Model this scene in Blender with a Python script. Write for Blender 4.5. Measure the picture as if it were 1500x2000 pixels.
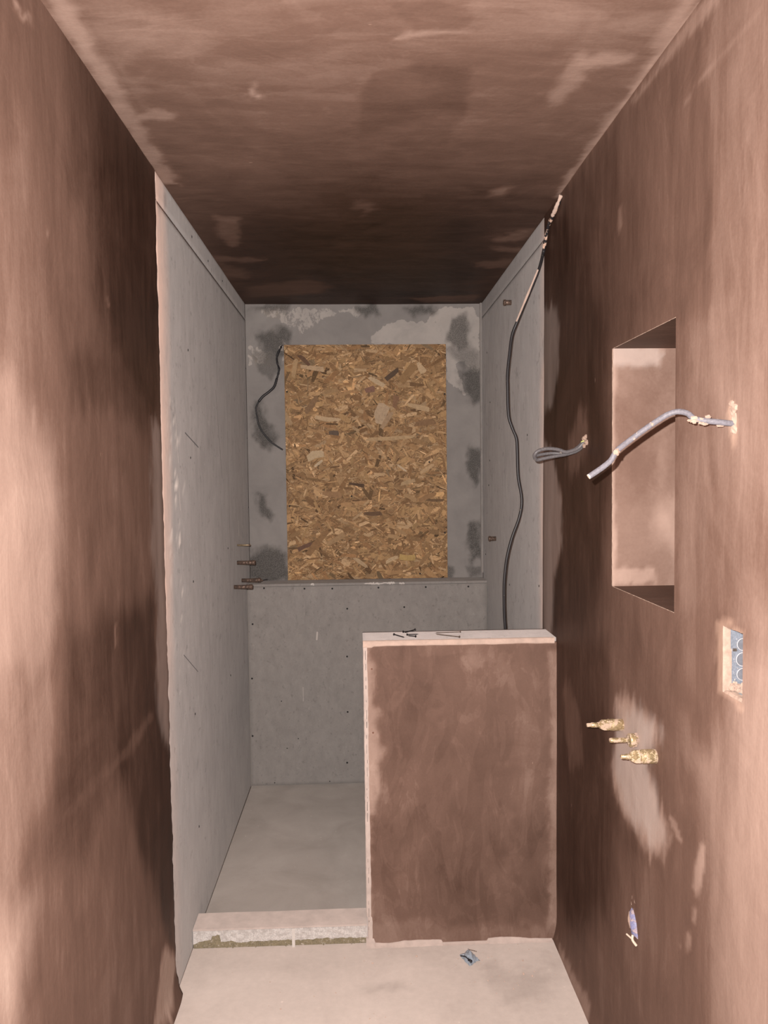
import bpy, math, random
import numpy as np
from mathutils import Vector, Matrix

for o in list(bpy.data.objects):
    bpy.data.objects.remove(o, do_unlink=True)
SC = bpy.context.scene
COL = SC.collection

# ------------------------------------------------------------------ camera
YAW, PITCH, ROLL, CAMZ = 0.0368, 0.0465, 0.0116, 1.55
fwd = Vector((math.sin(YAW) * math.cos(PITCH), math.cos(YAW) * math.cos(PITCH), -math.sin(PITCH)))
rgt = Vector((math.cos(YAW), -math.sin(YAW), 0))
dwn = fwd.cross(rgt)
r2 = math.cos(ROLL) * rgt + math.sin(ROLL) * dwn
d2 = -math.sin(ROLL) * rgt + math.cos(ROLL) * dwn
cam_d = bpy.data.cameras.new('camera')
cam = bpy.data.objects.new('camera', cam_d)
COL.objects.link(cam)
m = Matrix((r2, -d2, -fwd)).transposed().to_4x4()
m.translation = Vector((0, 0, CAMZ))
cam.matrix_world = m
cam_d.sensor_fit = 'VERTICAL'
cam_d.sensor_height = 36.0
cam_d.sensor_width = 27.0
cam_d.lens = 27.0            # 1500 px focal length on a 2000 px tall frame
cam_d.clip_start = 0.01
SC.camera = cam

# ------------------------------------------------------------------ light
world = bpy.data.worlds.new('world')
SC.world = world
world.use_nodes = True
bg = world.node_tree.nodes['Background']
bg.inputs['Color'].default_value = (1.0, 0.93, 0.88, 1)
bg.inputs['Strength'].default_value = 0.5      # daylight from the open doorway behind the camera

fl_d = bpy.data.lights.new('camera_flash', 'POINT')  # the phone's flash, two centimetres up and left of the lens
fl_d.energy = 340.0
fl_d.color = (1.0, 0.94, 0.90)
fl_d.shadow_soft_size = 0.004
fl = bpy.data.objects.new('camera_flash', fl_d)
fl.location = (-0.027, 0.0, 1.582)
COL.objects.link(fl)

SC.view_settings.view_transform = 'Standard'
SC.view_settings.look = 'None'
SC.view_settings.exposure = 0.0
SC.view_settings.gamma = 1.0
SC.view_settings.use_curve_mapping = False

# ------------------------------------------------------------------ dimensions
H = 2.424
def XL(y): return -0.5604 + 0.0085 * (y - 2)
XR = 0.6545
D1, D2 = 3.945, 3.823          # upper back wall, lower boxed-out back wall
ZL = 1.018                     # ledge
HWY, HWB, HWZ, HWX = 2.473, 2.622, 1.016, 0.0175
PLE, PRE = 2.262, 2.655        # where the plaster stops and the shower boards start
Y0 = -0.9

PAINT = {  # patch tones; plaster near the flash is set darker to offset its falloff
 'L': [
  (0,0.36,1,0.1,[(1.028,2.288),(3.097,3.791),(2.603,-0.711),(0.925,0.763)]),
  (0,0.4,0.8,0.12,[(1.011,2.027),(1.407,2.127),(1.446,1.774),(0.988,1.691)]),
  (0,0.11,1,0.1,[(1.626,2.461),(1.764,2.495),(2.306,2.453),(2.236,1.719),(2.124,1.655),(1.808,1.805),(1.717,2.123)]),
  (0,0.22,0.8,0.05,[(1.522,2.44),(1.656,2.478),(1.771,2.388),(1.717,2.123),(1.596,2.083),(1.559,2.287)]),
  (0,0.44,0.8,0.08,[(1.176,1.868),(1.161,1.655),(1.373,1.674),(1.474,1.835),(1.389,1.89)]),
  (0,0.6,1,0.055,[(1.166,1.731),(1.316,1.72),(1.446,1.633),(1.494,1.528),(1.497,1.439),(1.452,1.318),(1.403,1.223),(1.295,1.188),(1.129,1.221)]),
  (0,0.66,0.7,0.05,[(1.287,1.582),(1.43,1.567),(1.44,1.396),(1.362,1.26),(1.248,1.294)]),
  (0,0.52,0.9,0.05,[(1.131,1.243),(1.38,1.21),(1.406,1.118),(1.373,0.98),(1.257,0.927),(1.11,0.948)]),
  (0,0.36,0.9,0.05,[(1.522,1.657),(1.896,1.719),(2.114,1.655),(2.035,1.329),(1.711,1.274),(1.478,1.264),(1.495,1.489)]),
  (0,0.24,0.8,0.03,[(1.546,1.799),(1.868,1.85),(2.099,1.764),(2.09,1.667),(1.856,1.715),(1.564,1.69)]),
  (0,0.14,1,0.05,[(1.834,1.242),(2.205,1.221),(2.277,0.749),(2.237,0.162),(2.092,0.327),(1.888,0.708),(1.73,0.898),(1.683,1.144)]),
  (0,0.21,0.9,0.05,[(1.503,1.269),(1.834,1.242),(1.73,0.898),(1.556,0.731),(1.418,0.825),(1.41,1.022)]),
  (1,0.45,1,0.025,[(2.148,1.699),(2.293,1.708),(2.262,0.786),(2.192,0.795),(2.11,0.909),(2.151,1.172),(2.099,1.391)]),
  (0,0.34,1,0.03,[(2.119,1.711),(2.294,1.723),(2.273,0.767),(2.168,0.833),(2.107,1.039),(2.126,1.459)]),
  (0,0.3,0.8,0.012,[(2.056,0.929),(2.079,0.908),(1.912,0.88),(1.629,0.887),(1.43,0.912),(1.502,0.925),(1.824,0.911)]),
  (0,0.85,0.85,0.1,[(1.128,0.992),(1.307,0.811),(1.217,0.635),(1.108,0.719)]),
  (0,0.4,0.9,0.08,[(1.351,0.841),(1.837,0.605),(2.082,0.217),(1.921,0.092),(1.252,0.608)]),
  (0,0.78,1,0.02,[(2.128,0.246),(2.268,0.095),(2.128,0.008),(1.997,0.089),(2.057,0.176)]),
  (0,0.65,0.8,0.006,[(1.373,1.674),(1.377,1.674),(1.373,1.647),(1.368,1.647)]),
  (0,0.55,0.8,0.006,[(1.462,2.01),(1.469,2.013),(1.466,1.997),(1.459,1.996)]),
  (0,0.45,0.8,0.006,[(1.782,1.957),(1.797,1.962),(1.806,1.947),(1.795,1.943)]),
  (0,0.55,0.8,0.006,[(1.775,1.216),(1.794,1.215),(1.789,1.161),(1.775,1.166)]),
  (0,0.7,0.8,0.008,[(1.345,2.353),(1.374,2.362),(1.43,2.363),(1.421,2.356),(1.348,2.34)]),
 ],
 'R': [
  (0,0.36,1,0.15,[(3.14,4.037),(1.084,2.416),(1.038,0.533),(3.245,-1.565)]),
  (0,0.12,1,0.1,[(2.805,2.561),(2.284,2.344),(1.943,2.099),(1.815,1.895),(1.942,1.868),(1.95,1.266),(2.085,1.076),(2.667,0.947),(2.818,1.411)]),
  (0,0.25,0.8,0.08,[(2.396,2.414),(1.926,2.395),(1.721,2.149),(1.659,1.865),(1.922,1.865),(2.135,2.125)]),
  (0,0.44,1,0.02,[(1.401,2.489),(1.082,2.346),(1.057,1.311),(1.29,1.278),(1.374,1.309),(1.403,1.666),(1.387,2.032)]),
  (0,0.53,0.8,0.08,[(1.301,1.831),(1.069,1.809),(1.061,1.492),(1.277,1.482),(1.353,1.68)]),
  (0,0.14,1,0.07,[(2.493,1.054),(1.977,1.127),(1.955,0.848),(1.914,0.715),(1.705,0.685),(1.912,0.392),(2.285,0.09),(2.497,0.222)]),
  (0,0.39,0.8,0.1,[(1.914,0.608),(1.512,0.78),(1.461,0.608),(1.639,0.26),(2.23,-0.196),(2.402,0.016),(1.952,0.369)]),
  (0,0.54,0.9,0.08,[(1.491,1.011),(1.054,1.201),(1.04,0.608),(1.309,0.371),(1.395,0.649),(1.357,0.819),(1.389,0.9)]),
  (0,0.64,0.9,0.1,[(1.308,1.257),(1.057,1.311),(1.042,0.683),(1.224,0.536),(1.284,0.948)]),
  (1,0.45,1,0.02,[(2.657,2.126),(2.469,2.089),(2.433,2.013),(2.445,1.886),(2.522,1.78),(2.66,1.775)]),
  (1,0.5,1,0.02,[(2.661,1.686),(2.536,1.629),(2.41,1.479),(2.398,1.333),(2.499,1.206),(2.539,1.01),(2.666,0.984)]),
  (0,0.36,1,0.02,[(2.661,1.686),(2.536,1.629),(2.41,1.479),(2.398,1.333),(2.499,1.206),(2.539,1.01),(2.666,0.984)]),
  (0,0.36,0.9,0.03,[(2.328,1.669),(2.222,1.737),(2.148,1.731),(2.133,1.658),(2.191,1.588),(2.284,1.544),(2.34,1.591)]),
  (0,0.74,1,0.028,[(1.886,0.99),(1.835,1.017),(1.74,0.996),(1.634,1.006),(1.62,0.966),(1.677,0.922),(1.701,0.878),(1.604,0.814),(1.558,0.78),(1.589,0.725),(1.668,0.709),(1.797,0.702),(1.884,0.741),(1.931,0.803),(1.877,0.875)]),
  (1,0.75,1,0.03,[(1.897,0.934),(1.74,0.996),(1.626,0.998),(1.677,0.887),(1.618,0.808),(1.589,0.764),(1.675,0.723),(1.821,0.717),(1.915,0.795)]),
  (0,0.32,0.9,0.03,[(2.412,0.855),(2.329,0.91),(2.205,0.837),(2.17,0.697),(2.33,0.636)]),
  (0,0.66,0.9,0.006,[(1.416,0.838),(1.39,0.853),(1.394,0.804),(1.414,0.769),(1.427,0.723),(1.445,0.737),(1.437,0.787)]),
  (0,0.62,0.9,0.006,[(1.561,0.839),(1.533,0.837),(1.502,0.806),(1.493,0.798),(1.522,0.801),(1.548,0.815)]),
  (0,0.62,0.9,0.005,[(1.444,0.701),(1.429,0.708),(1.435,0.671),(1.446,0.669)]),
  (0,0.62,0.9,0.006,[(1.476,0.633),(1.453,0.645),(1.457,0.611),(1.473,0.58),(1.48,0.607)]),
  (0,0.58,0.9,0.005,[(1.509,0.589),(1.499,0.597),(1.501,0.58),(1.511,0.576)]),
  (0,0.62,1,0.012,[(2.446,0.02),(2.39,0.024),(2.231,0.029),(2.091,0.048),(2.072,-0.014),(2.178,-0.022),(2.342,-0.013)]),
  (0,0.48,0.9,0.006,[(1.884,2.199),(1.863,2.192),(1.859,2.148),(1.876,2.131),(1.895,2.159)]),
  (0,0.42,0.7,0.02,[(1.562,2.497),(1.347,2.368),(1.638,2.385),(1.819,2.383),(1.872,2.419)]),
  (0,0.58,0.9,0.008,[(1.443,2.425),(1.348,2.376),(1.49,2.387),(1.666,2.399),(1.787,2.397),(1.803,2.411),(1.612,2.413)]),
  (0,0.52,0.7,0.003,[(1.232,2.282),(1.228,2.279),(1.383,2.274),(1.511,2.268),(1.515,2.272),(1.403,2.284)]),
  (2,0.3,1,0.006,[(1.356,1.282),(1.331,1.289),(1.263,1.282),(1.259,1.269),(1.319,1.273),(1.328,1.17),(1.26,1.16),(1.261,1.142),(1.347,1.153)]),
  (2,0.45,1,0.008,[(1.319,1.668),(1.303,1.662),(1.295,1.631),(1.303,1.587),(1.315,1.614),(1.324,1.637)]),
  (0,0.52,0.5,0.06,[(1.374,1.765),(1.249,1.736),(1.23,1.61),(1.333,1.606)]),
  (0,0.46,0.9,0.03,[(1.631,1.86),(1.376,1.847),(1.366,1.292),(1.531,1.262),(1.54,1.842)]),
  (0,0.44,0.8,0.04,[(1.519,1.264),(1.366,1.31),(1.324,1.116),(1.402,1.052),(1.517,1.128)]),
 ],
 'C': [
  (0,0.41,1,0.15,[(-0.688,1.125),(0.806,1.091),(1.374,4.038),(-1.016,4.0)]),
  (0,0.19,1,0.4,[(-0.602,2.349),(0.02,2.125),(0.637,2.225),(0.731,2.613),(0.641,4.026),(-0.55,4.007),(-0.579,2.894)]),  # ceiling darkens toward the back, flash falloff painted into the tone
  (0,0.05,0.95,0.3,[(-0.375,2.776),(0.022,2.518),(0.505,2.614),(0.645,3.594),(0.614,4.026),(-0.524,4.008)]),  # deepest step of the same painted falloff
  (0,0.6,1,0.014,[(-0.544,1.379),(-0.5,1.419),(-0.511,1.56),(-0.514,1.711),(-0.512,1.884),(-0.514,2.067),(-0.51,2.356),(-0.557,2.348),(-0.563,1.965)]),
  (0,0.58,1,0.014,[(0.6,1.398),(0.653,1.397),(0.655,1.756),(0.659,2.46),(0.639,2.447),(0.628,1.923),(0.637,1.738)]),
  (0,0.72,0.9,0.005,[(0.654,1.442),(0.662,1.442),(0.655,1.756),(0.656,2.451),(0.648,2.443),(0.643,1.742)]),
  (0,0.48,0.9,0.014,[(-0.49,1.666),(-0.482,1.674),(-0.472,1.743),(-0.427,1.689),(-0.422,1.696),(-0.469,1.765),(-0.473,1.884),(-0.491,1.884),(-0.49,1.776)]),
  (0,0.6,0.9,0.012,[(-0.518,1.902),(-0.453,1.876),(-0.413,1.912),(-0.429,1.93),(-0.48,1.936),(-0.524,1.94)]),
  (0,0.52,0.68,0.033,[(-0.403,1.461),(-0.336,1.491),(-0.282,1.556),(-0.321,1.648),(-0.442,1.631),(-0.481,1.559),(-0.478,1.462)]),
  (0,0.72,0.9,0.009,[(-0.22,1.746),(-0.212,1.75),(-0.214,1.795),(-0.205,1.824),(-0.218,1.831),(-0.225,1.8)]),
  (0,0.29,0.85,0.01,[(0.057,1.703),(0.106,1.681),(0.257,1.675),(0.268,1.721),(0.274,1.837),(0.24,2.228),(0.006,2.23),(0.025,1.792)]),
  (0,0.33,0.8,0.008,[(0.076,1.468),(0.225,1.45),(0.239,1.533),(0.133,1.545),(0.096,1.515)]),
  (0,0.62,0.85,0.007,[(0.119,1.552),(0.234,1.544),(0.239,1.554),(0.13,1.566),(0.08,1.582)]),
  (0,0.6,0.85,0.016,[(0.47,1.632),(0.528,1.619),(0.59,1.634),(0.597,1.662),(0.526,1.679),(0.51,1.74),(0.501,1.844),(0.46,1.842),(0.464,1.74)]),
  (0,0.44,0.59,0.044,[(0.376,1.94),(0.456,1.847),(0.499,1.872),(0.459,1.967),(0.388,2.003)]),
  (0,0.48,0.68,0.066,[(0.196,1.378),(0.556,1.371),(0.598,1.577),(0.437,1.598),(0.25,1.547)]),
  (0,0.42,0.51,0.066,[(0.242,1.564),(0.425,1.636),(0.399,1.811),(0.288,1.788)]),
  (0,0.44,0.85,0.014,[(-0.461,2.607),(-0.374,2.642),(-0.428,2.957),(-0.459,2.983),(-0.481,2.805)]),
  (0,0.42,0.77,0.022,[(-0.586,3.077),(-0.442,3.106),(-0.344,3.128),(-0.391,3.179),(-0.597,3.178)]),
  (0,0.42,0.68,0.026,[(-0.56,3.201),(-0.447,3.279),(-0.47,3.446),(-0.577,3.419)]),
  (0,0.38,0.68,0.033,[(-0.489,3.582),(-0.201,3.448),(-0.115,3.586),(-0.168,3.704),(-0.493,3.783)]),
  (0,0.55,0.77,0.018,[(0.423,2.392),(0.461,2.346),(0.497,2.366),(0.477,2.426),(0.441,2.448)]),
  (0,0.48,0.77,0.018,[(0.579,2.805),(0.644,2.764),(0.663,2.846),(0.603,2.92),(0.52,2.895)]),
  (0,0.48,0.77,0.018,[(0.534,2.972),(0.679,2.999),(0.671,3.053),(0.576,3.039)]),
  (0,0.42,0.77,0.022,[(0.508,3.183),(0.656,3.132),(0.656,3.285),(0.546,3.285)]),
  (0,0.42,0.77,0.018,[(0.279,3.815),(0.597,3.744),(0.619,3.886),(0.363,3.905)]),
  (0,0.4,0.59,0.022,[(0.005,2.472),(0.08,2.518),(0.056,2.615),(0.005,2.542)]),
  (0,0.34,0.68,0.044,[(0.225,2.091),(0.358,2.058),(0.417,2.155),(0.313,2.227),(0.229,2.192)]),
  (0,0.36,0.68,0.033,[(-0.501,2.067),(-0.273,2.049),(0.02,2.125),(0.02,2.159),(-0.283,2.122),(-0.486,2.117)]),
 ],
 'H': [
  (0,0.37,1,0.1,[(-0.161,1.107),(0.844,1.088),(0.847,-0.124),(-0.18,-0.086)]),
  (0,0.3,1,0.06,[(0.266,0.488),(0.503,0.515),(0.631,0.339),(0.622,0.06),(0.502,0.047),(0.331,0.07),(0.213,0.248)]),
  (0,0.32,0.8,0.06,[(0.069,0.968),(0.287,0.981),(0.336,0.844),(0.504,0.67),(0.486,0.481),(0.334,0.589),(0.2,0.728),(0.076,0.833)]),
  (0,0.3,0.8,0.03,[(0.066,0.977),(0.17,0.996),(0.152,0.95),(0.069,0.938)]),
  (0,0.66,1,0.022,[(0.003,1.011),(0.04,1.002),(0.041,0.884),(0.063,0.766),(0.068,0.63),(0.054,0.442),(0.033,0.443),(0.027,0.011),(-0.01,-0.005)]),
  (0,0.7,0.8,0.015,[(0.039,0.664),(0.056,0.681),(0.061,0.596),(0.053,0.442),(0.041,0.442)]),
  (0,0.55,0.9,0.012,[(0.624,0.974),(0.674,0.99),(0.674,-0.012),(0.625,0.007),(0.631,0.581)]),
  (0,0.42,0.8,0.03,[(0.48,0.926),(0.607,0.94),(0.623,0.872),(0.572,0.805),(0.488,0.875)]),
  (0,0.46,0.8,0.02,[(0.345,0.979),(0.387,0.982),(0.412,0.927),(0.345,0.925)]),
  (0,0.44,0.6,0.03,[(0.469,0.447),(0.503,0.429),(0.506,0.204),(0.485,0.204)]),
  (0,0.48,0.8,0.02,[(0.025,0.08),(0.16,0.093),(0.33,0.053),(0.639,0.051),(0.665,-0.011),(0.006,-0.023)]),
  (0,0.42,0.6,0.025,[(0.227,0.282),(0.244,0.281),(0.246,0.177),(0.263,0.142),(0.232,0.143)]),
  (0,0.62,0.9,0.006,[(0.016,1.02),(0.649,1.014),(0.649,1.0),(0.505,1.0),(0.253,1.008),(0.103,1.004),(0.016,1.003)]),
 ],
 'N': [
  (0,0.45,1,0.1,[(0.526,1.967),(1.048,1.965),(1.057,1.183),(0.525,1.193)]),
  (1,0.5,1,0.008,[(0.642,1.878),(0.773,1.869),(0.786,1.851),(0.776,1.839),(0.773,1.82),(0.747,1.824),(0.656,1.819),(0.642,1.819)]),
  (0,0.6,1,0.008,[(0.642,1.878),(0.773,1.869),(0.786,1.851),(0.776,1.839),(0.773,1.82),(0.747,1.824),(0.656,1.819),(0.642,1.819)]),
  (0,0.66,0.9,0.006,[(0.644,1.303),(0.71,1.308),(0.76,1.305),(0.757,1.273),(0.697,1.266),(0.644,1.262)]),
  (0,0.72,0.9,0.05,[(0.775,1.464),(0.828,1.502),(0.842,1.345),(0.789,1.372),(0.762,1.425)]),
  (0,0.55,0.8,0.015,[(0.768,1.633),(0.777,1.639),(0.783,1.503),(0.802,1.451),(0.775,1.451)]),
  (0,0.4,0.8,0.02,[(0.695,1.608),(0.748,1.594),(0.742,1.503),(0.709,1.478)]),
  (0,0.7,1,0.004,[(0.642,1.891),(0.657,1.89),(0.657,1.256),(0.644,1.257)]),
 ],
 'B': [
  (0,0,1,0.1,[(-0.741,2.666),(0.814,2.664),(0.807,0.823),(-0.781,0.852)]),
  (1,0.55,1,0.012,[(-0.464,2.403),(-0.232,2.41),(0.053,2.396),(0.04,2.352),(-0.025,2.378),(-0.129,2.363),(-0.208,2.307),(-0.26,2.269),(-0.311,2.307),(-0.388,2.346),(-0.452,2.359)]),
  (1,0.9,1,0.008,[(0.143,2.305),(0.235,2.341),(0.366,2.335),(0.445,2.407),(0.615,2.407),(0.649,2.342),(0.648,2.095),(0.613,2.075),(0.561,2.135),(0.521,2.117),(0.578,1.965),(0.534,1.987),(0.473,2.044),(0.475,2.216),(0.082,2.223),(0.098,2.267)]),
  (1,0.7,1,0.006,[(-0.54,2.18),(-0.51,2.154),(-0.511,2.123),(-0.537,2.118)]),
  (1,0.6,1,0.008,[(-0.532,2.218),(-0.493,2.216),(-0.442,2.179),(-0.454,2.115),(-0.482,2.113),(-0.495,2.154),(-0.525,2.18)]),
  (1,0.6,1,0.006,[(-0.364,2.256),(-0.338,2.23),(-0.35,2.138),(-0.371,2.143),(-0.36,2.179)]),
  (1,0.5,0.8,0.004,[(-0.48,2.102),(-0.444,2.071),(-0.452,2.061),(-0.473,2.082)]),
  (0,0.75,1,0.02,[(-0.49,2.411),(-0.335,2.425),(-0.348,2.39),(-0.439,2.38)]),
  (0,0.9,1,0.022,[(-0.472,2.27),(-0.337,2.282),(-0.349,2.179),(-0.404,2.166),(-0.455,2.205)]),
  (0,0.75,0.9,0.012,[(-0.494,2.18),(-0.417,2.179),(-0.379,2.128),(-0.419,2.063),(-0.47,2.097)]),
  (0,0.95,1,0.025,[(-0.505,1.896),(-0.468,1.896),(-0.436,1.818),(-0.419,1.752),(-0.438,1.714),(-0.482,1.74),(-0.511,1.818)]),
  (0,0.9,1,0.018,[(-0.5,1.453),(-0.469,1.448),(-0.432,1.361),(-0.453,1.343),(-0.494,1.388)]),
  (0,0.95,1,0.025,[(-0.522,1.152),(-0.461,1.169),(-0.388,1.15),(-0.363,1.083),(-0.37,1.03),(-0.537,1.033),(-0.541,1.099)]),
  (0,0.9,1,0.018,[(0.027,2.409),(0.106,2.419),(0.118,2.378),(0.066,2.37)]),
  (0,0.9,1,0.02,[(0.275,2.398),(0.406,2.413),(0.418,2.382),(0.327,2.369)]),
  (0,0.85,1,0.018,[(0.51,2.335),(0.562,2.35),(0.586,2.277),(0.575,2.205),(0.522,2.205),(0.491,2.252)]),
  (0,0.6,1,0.02,[(0.482,2.187),(0.627,2.173),(0.64,2.095),(0.6,2.075),(0.535,2.148)]),
  (0,0.95,1,0.022,[(0.553,2.07),(0.64,2.082),(0.647,1.965),(0.612,1.926),(0.56,1.992)]),
  (0,0.95,1,0.022,[(0.587,1.677),(0.637,1.676),(0.644,1.545),(0.618,1.505),(0.584,1.585)]),
  (0,0.95,1,0.022,[(0.59,1.281),(0.643,1.285),(0.642,1.147),(0.607,1.121),(0.581,1.201)]),
  (0,0.8,1,0.015,[(0.461,1.083),(0.5,1.069),(0.5,1.016),(0.46,1.017)]),
  (0,0.7,1,0.015,[(0.58,1.068),(0.642,1.072),(0.641,1.027),(0.588,1.02)]),
  (2,0.6,1,0.015,[(-0.464,2.403),(-0.335,2.41),(-0.349,2.359),(-0.439,2.364)]),
  (2,0.6,1,0.012,[(0.392,2.387),(0.476,2.397),(0.497,2.35),(0.449,2.319),(0.405,2.343)]),
  (2,0.5,1,0.015,[(-0.52,2.18),(-0.417,2.184),(-0.431,2.123),(-0.508,2.123)]),
 ],
 'F': [
  (0,0.8,1,0.1,[(-1.38,4.117),(1.611,3.915),(0.662,1.598),(-0.582,1.659)]),
  (0,0.55,0.8,0.03,[(0.372,2.363),(0.417,2.387),(0.483,2.307),(0.569,2.327),(0.576,2.23),(0.499,2.166),(0.435,2.148),(0.391,2.24)]),
  (0,0.62,0.6,0.03,[(0.594,2.431),(0.636,2.429),(0.642,2.298),(0.598,2.252),(0.569,2.327)]),
  (0,0.95,0.7,0.05,[(-0.492,2.36),(0.153,2.376),(0.237,1.999),(-0.438,1.945)]),
  (0,0.6,0.6,0.015,[(-0.011,2.273),(0.115,2.29),(0.144,2.253),(0.02,2.237)]),
  (1,0.9,0.8,0.01,[(-0.46,2.359),(-0.382,2.367),(-0.358,2.316),(-0.436,2.308)]),
 ],
}


# ------------------------------------------------------------------ noise helpers
_rng = np.random.default_rng(7)
_T = _rng.random((512, 512))
def vnoise(x, y, s=0):
    x = np.asarray(x, float) + 37.7 * s; y = np.asarray(y, float) + 91.3 * s
    xi = np.floor(x).astype(int); yi = np.floor(y).astype(int)
    fx = x - xi; fy = y - yi
    fx = fx * fx * (3 - 2 * fx); fy = fy * fy * (3 - 2 * fy)
    g = lambda a, b: _T[a % 512, b % 512]
    return (g(xi, yi) * (1 - fx) + g(xi + 1, yi) * fx) * (1 - fy) + (g(xi, yi + 1) * (1 - fx) + g(xi + 1, yi + 1) * fx) * fy
def fbm(x, y, s=0, n=4):
    a, t, w = 0.0, 0.0, 1.0
    for i in range(n):
        a = a + w * vnoise(x * 2 ** i, y * 2 ** i, s + i * 3); t += w; w *= .5
    return a / t - .5
def polymask(u, v, poly, fe):
    p = np.array(poly); m = np.zeros(len(u))
    lo = p.min(0) - fe * 1.5; hi = p.max(0) + fe * 1.5
    idx = np.where((u > lo[0]) & (u < hi[0]) & (v > lo[1]) & (v < hi[1]))[0]
    if not len(idx): return m
    x = u[idx]; y = v[idx]
    d = np.full(len(idx), 1e9); ins = np.zeros(len(idx), bool)
    for i in range(len(p)):
        a = p[i]; b = p[(i + 1) % len(p)]; e = b - a; l2 = max(e @ e, 1e-12)
        t = np.clip(((x - a[0]) * e[0] + (y - a[1]) * e[1]) / l2, 0, 1)
        d = np.minimum(d, np.hypot(x - a[0] - t * e[0], y - a[1] - t * e[1]))
        c = ((a[1] > y) != (b[1] > y))
        xx = a[0] + (y - a[1]) * e[0] / (e[1] if abs(e[1]) > 1e-12 else 1e-12)
        ins ^= c & (x < xx)
    sd = np.where(ins, d, -d)
    t = np.clip(sd / fe * .5 + .5, 0, 1)
    m[idx] = t * t * (3 - 2 * t)
    return m
def paint(key, u, v, base=(.4, 0, 0), streak=(1, 1), seed=0):
    c = np.zeros((len(u), 4)); c[:, 3] = 1
    c[:, :3] = base
    for i, (ch, val, st, fe, poly) in enumerate(PAINT[key]):
        if key == 'B' and ch == 0 and i:
            q = np.array(poly); poly = (q - q.mean(0)) * 1.28 + q.mean(0)
        am = min(fe * 1.3, .05) + .002
        f = 9 if fe > .03 else 30
        if key == 'B' and ch > 0: am, f = .016, 42
        wu = u + am * fbm(u * f * streak[0], v * f * streak[1], seed + i) * 2
        wv = v + am * fbm(u * f * streak[0] + 9, v * f * streak[1], seed + i + 50) * 2
        mk = polymask(wu, wv, poly, fe) * st
        c[:, ch] = c[:, ch] * (1 - mk) + val * mk
    return c

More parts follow.
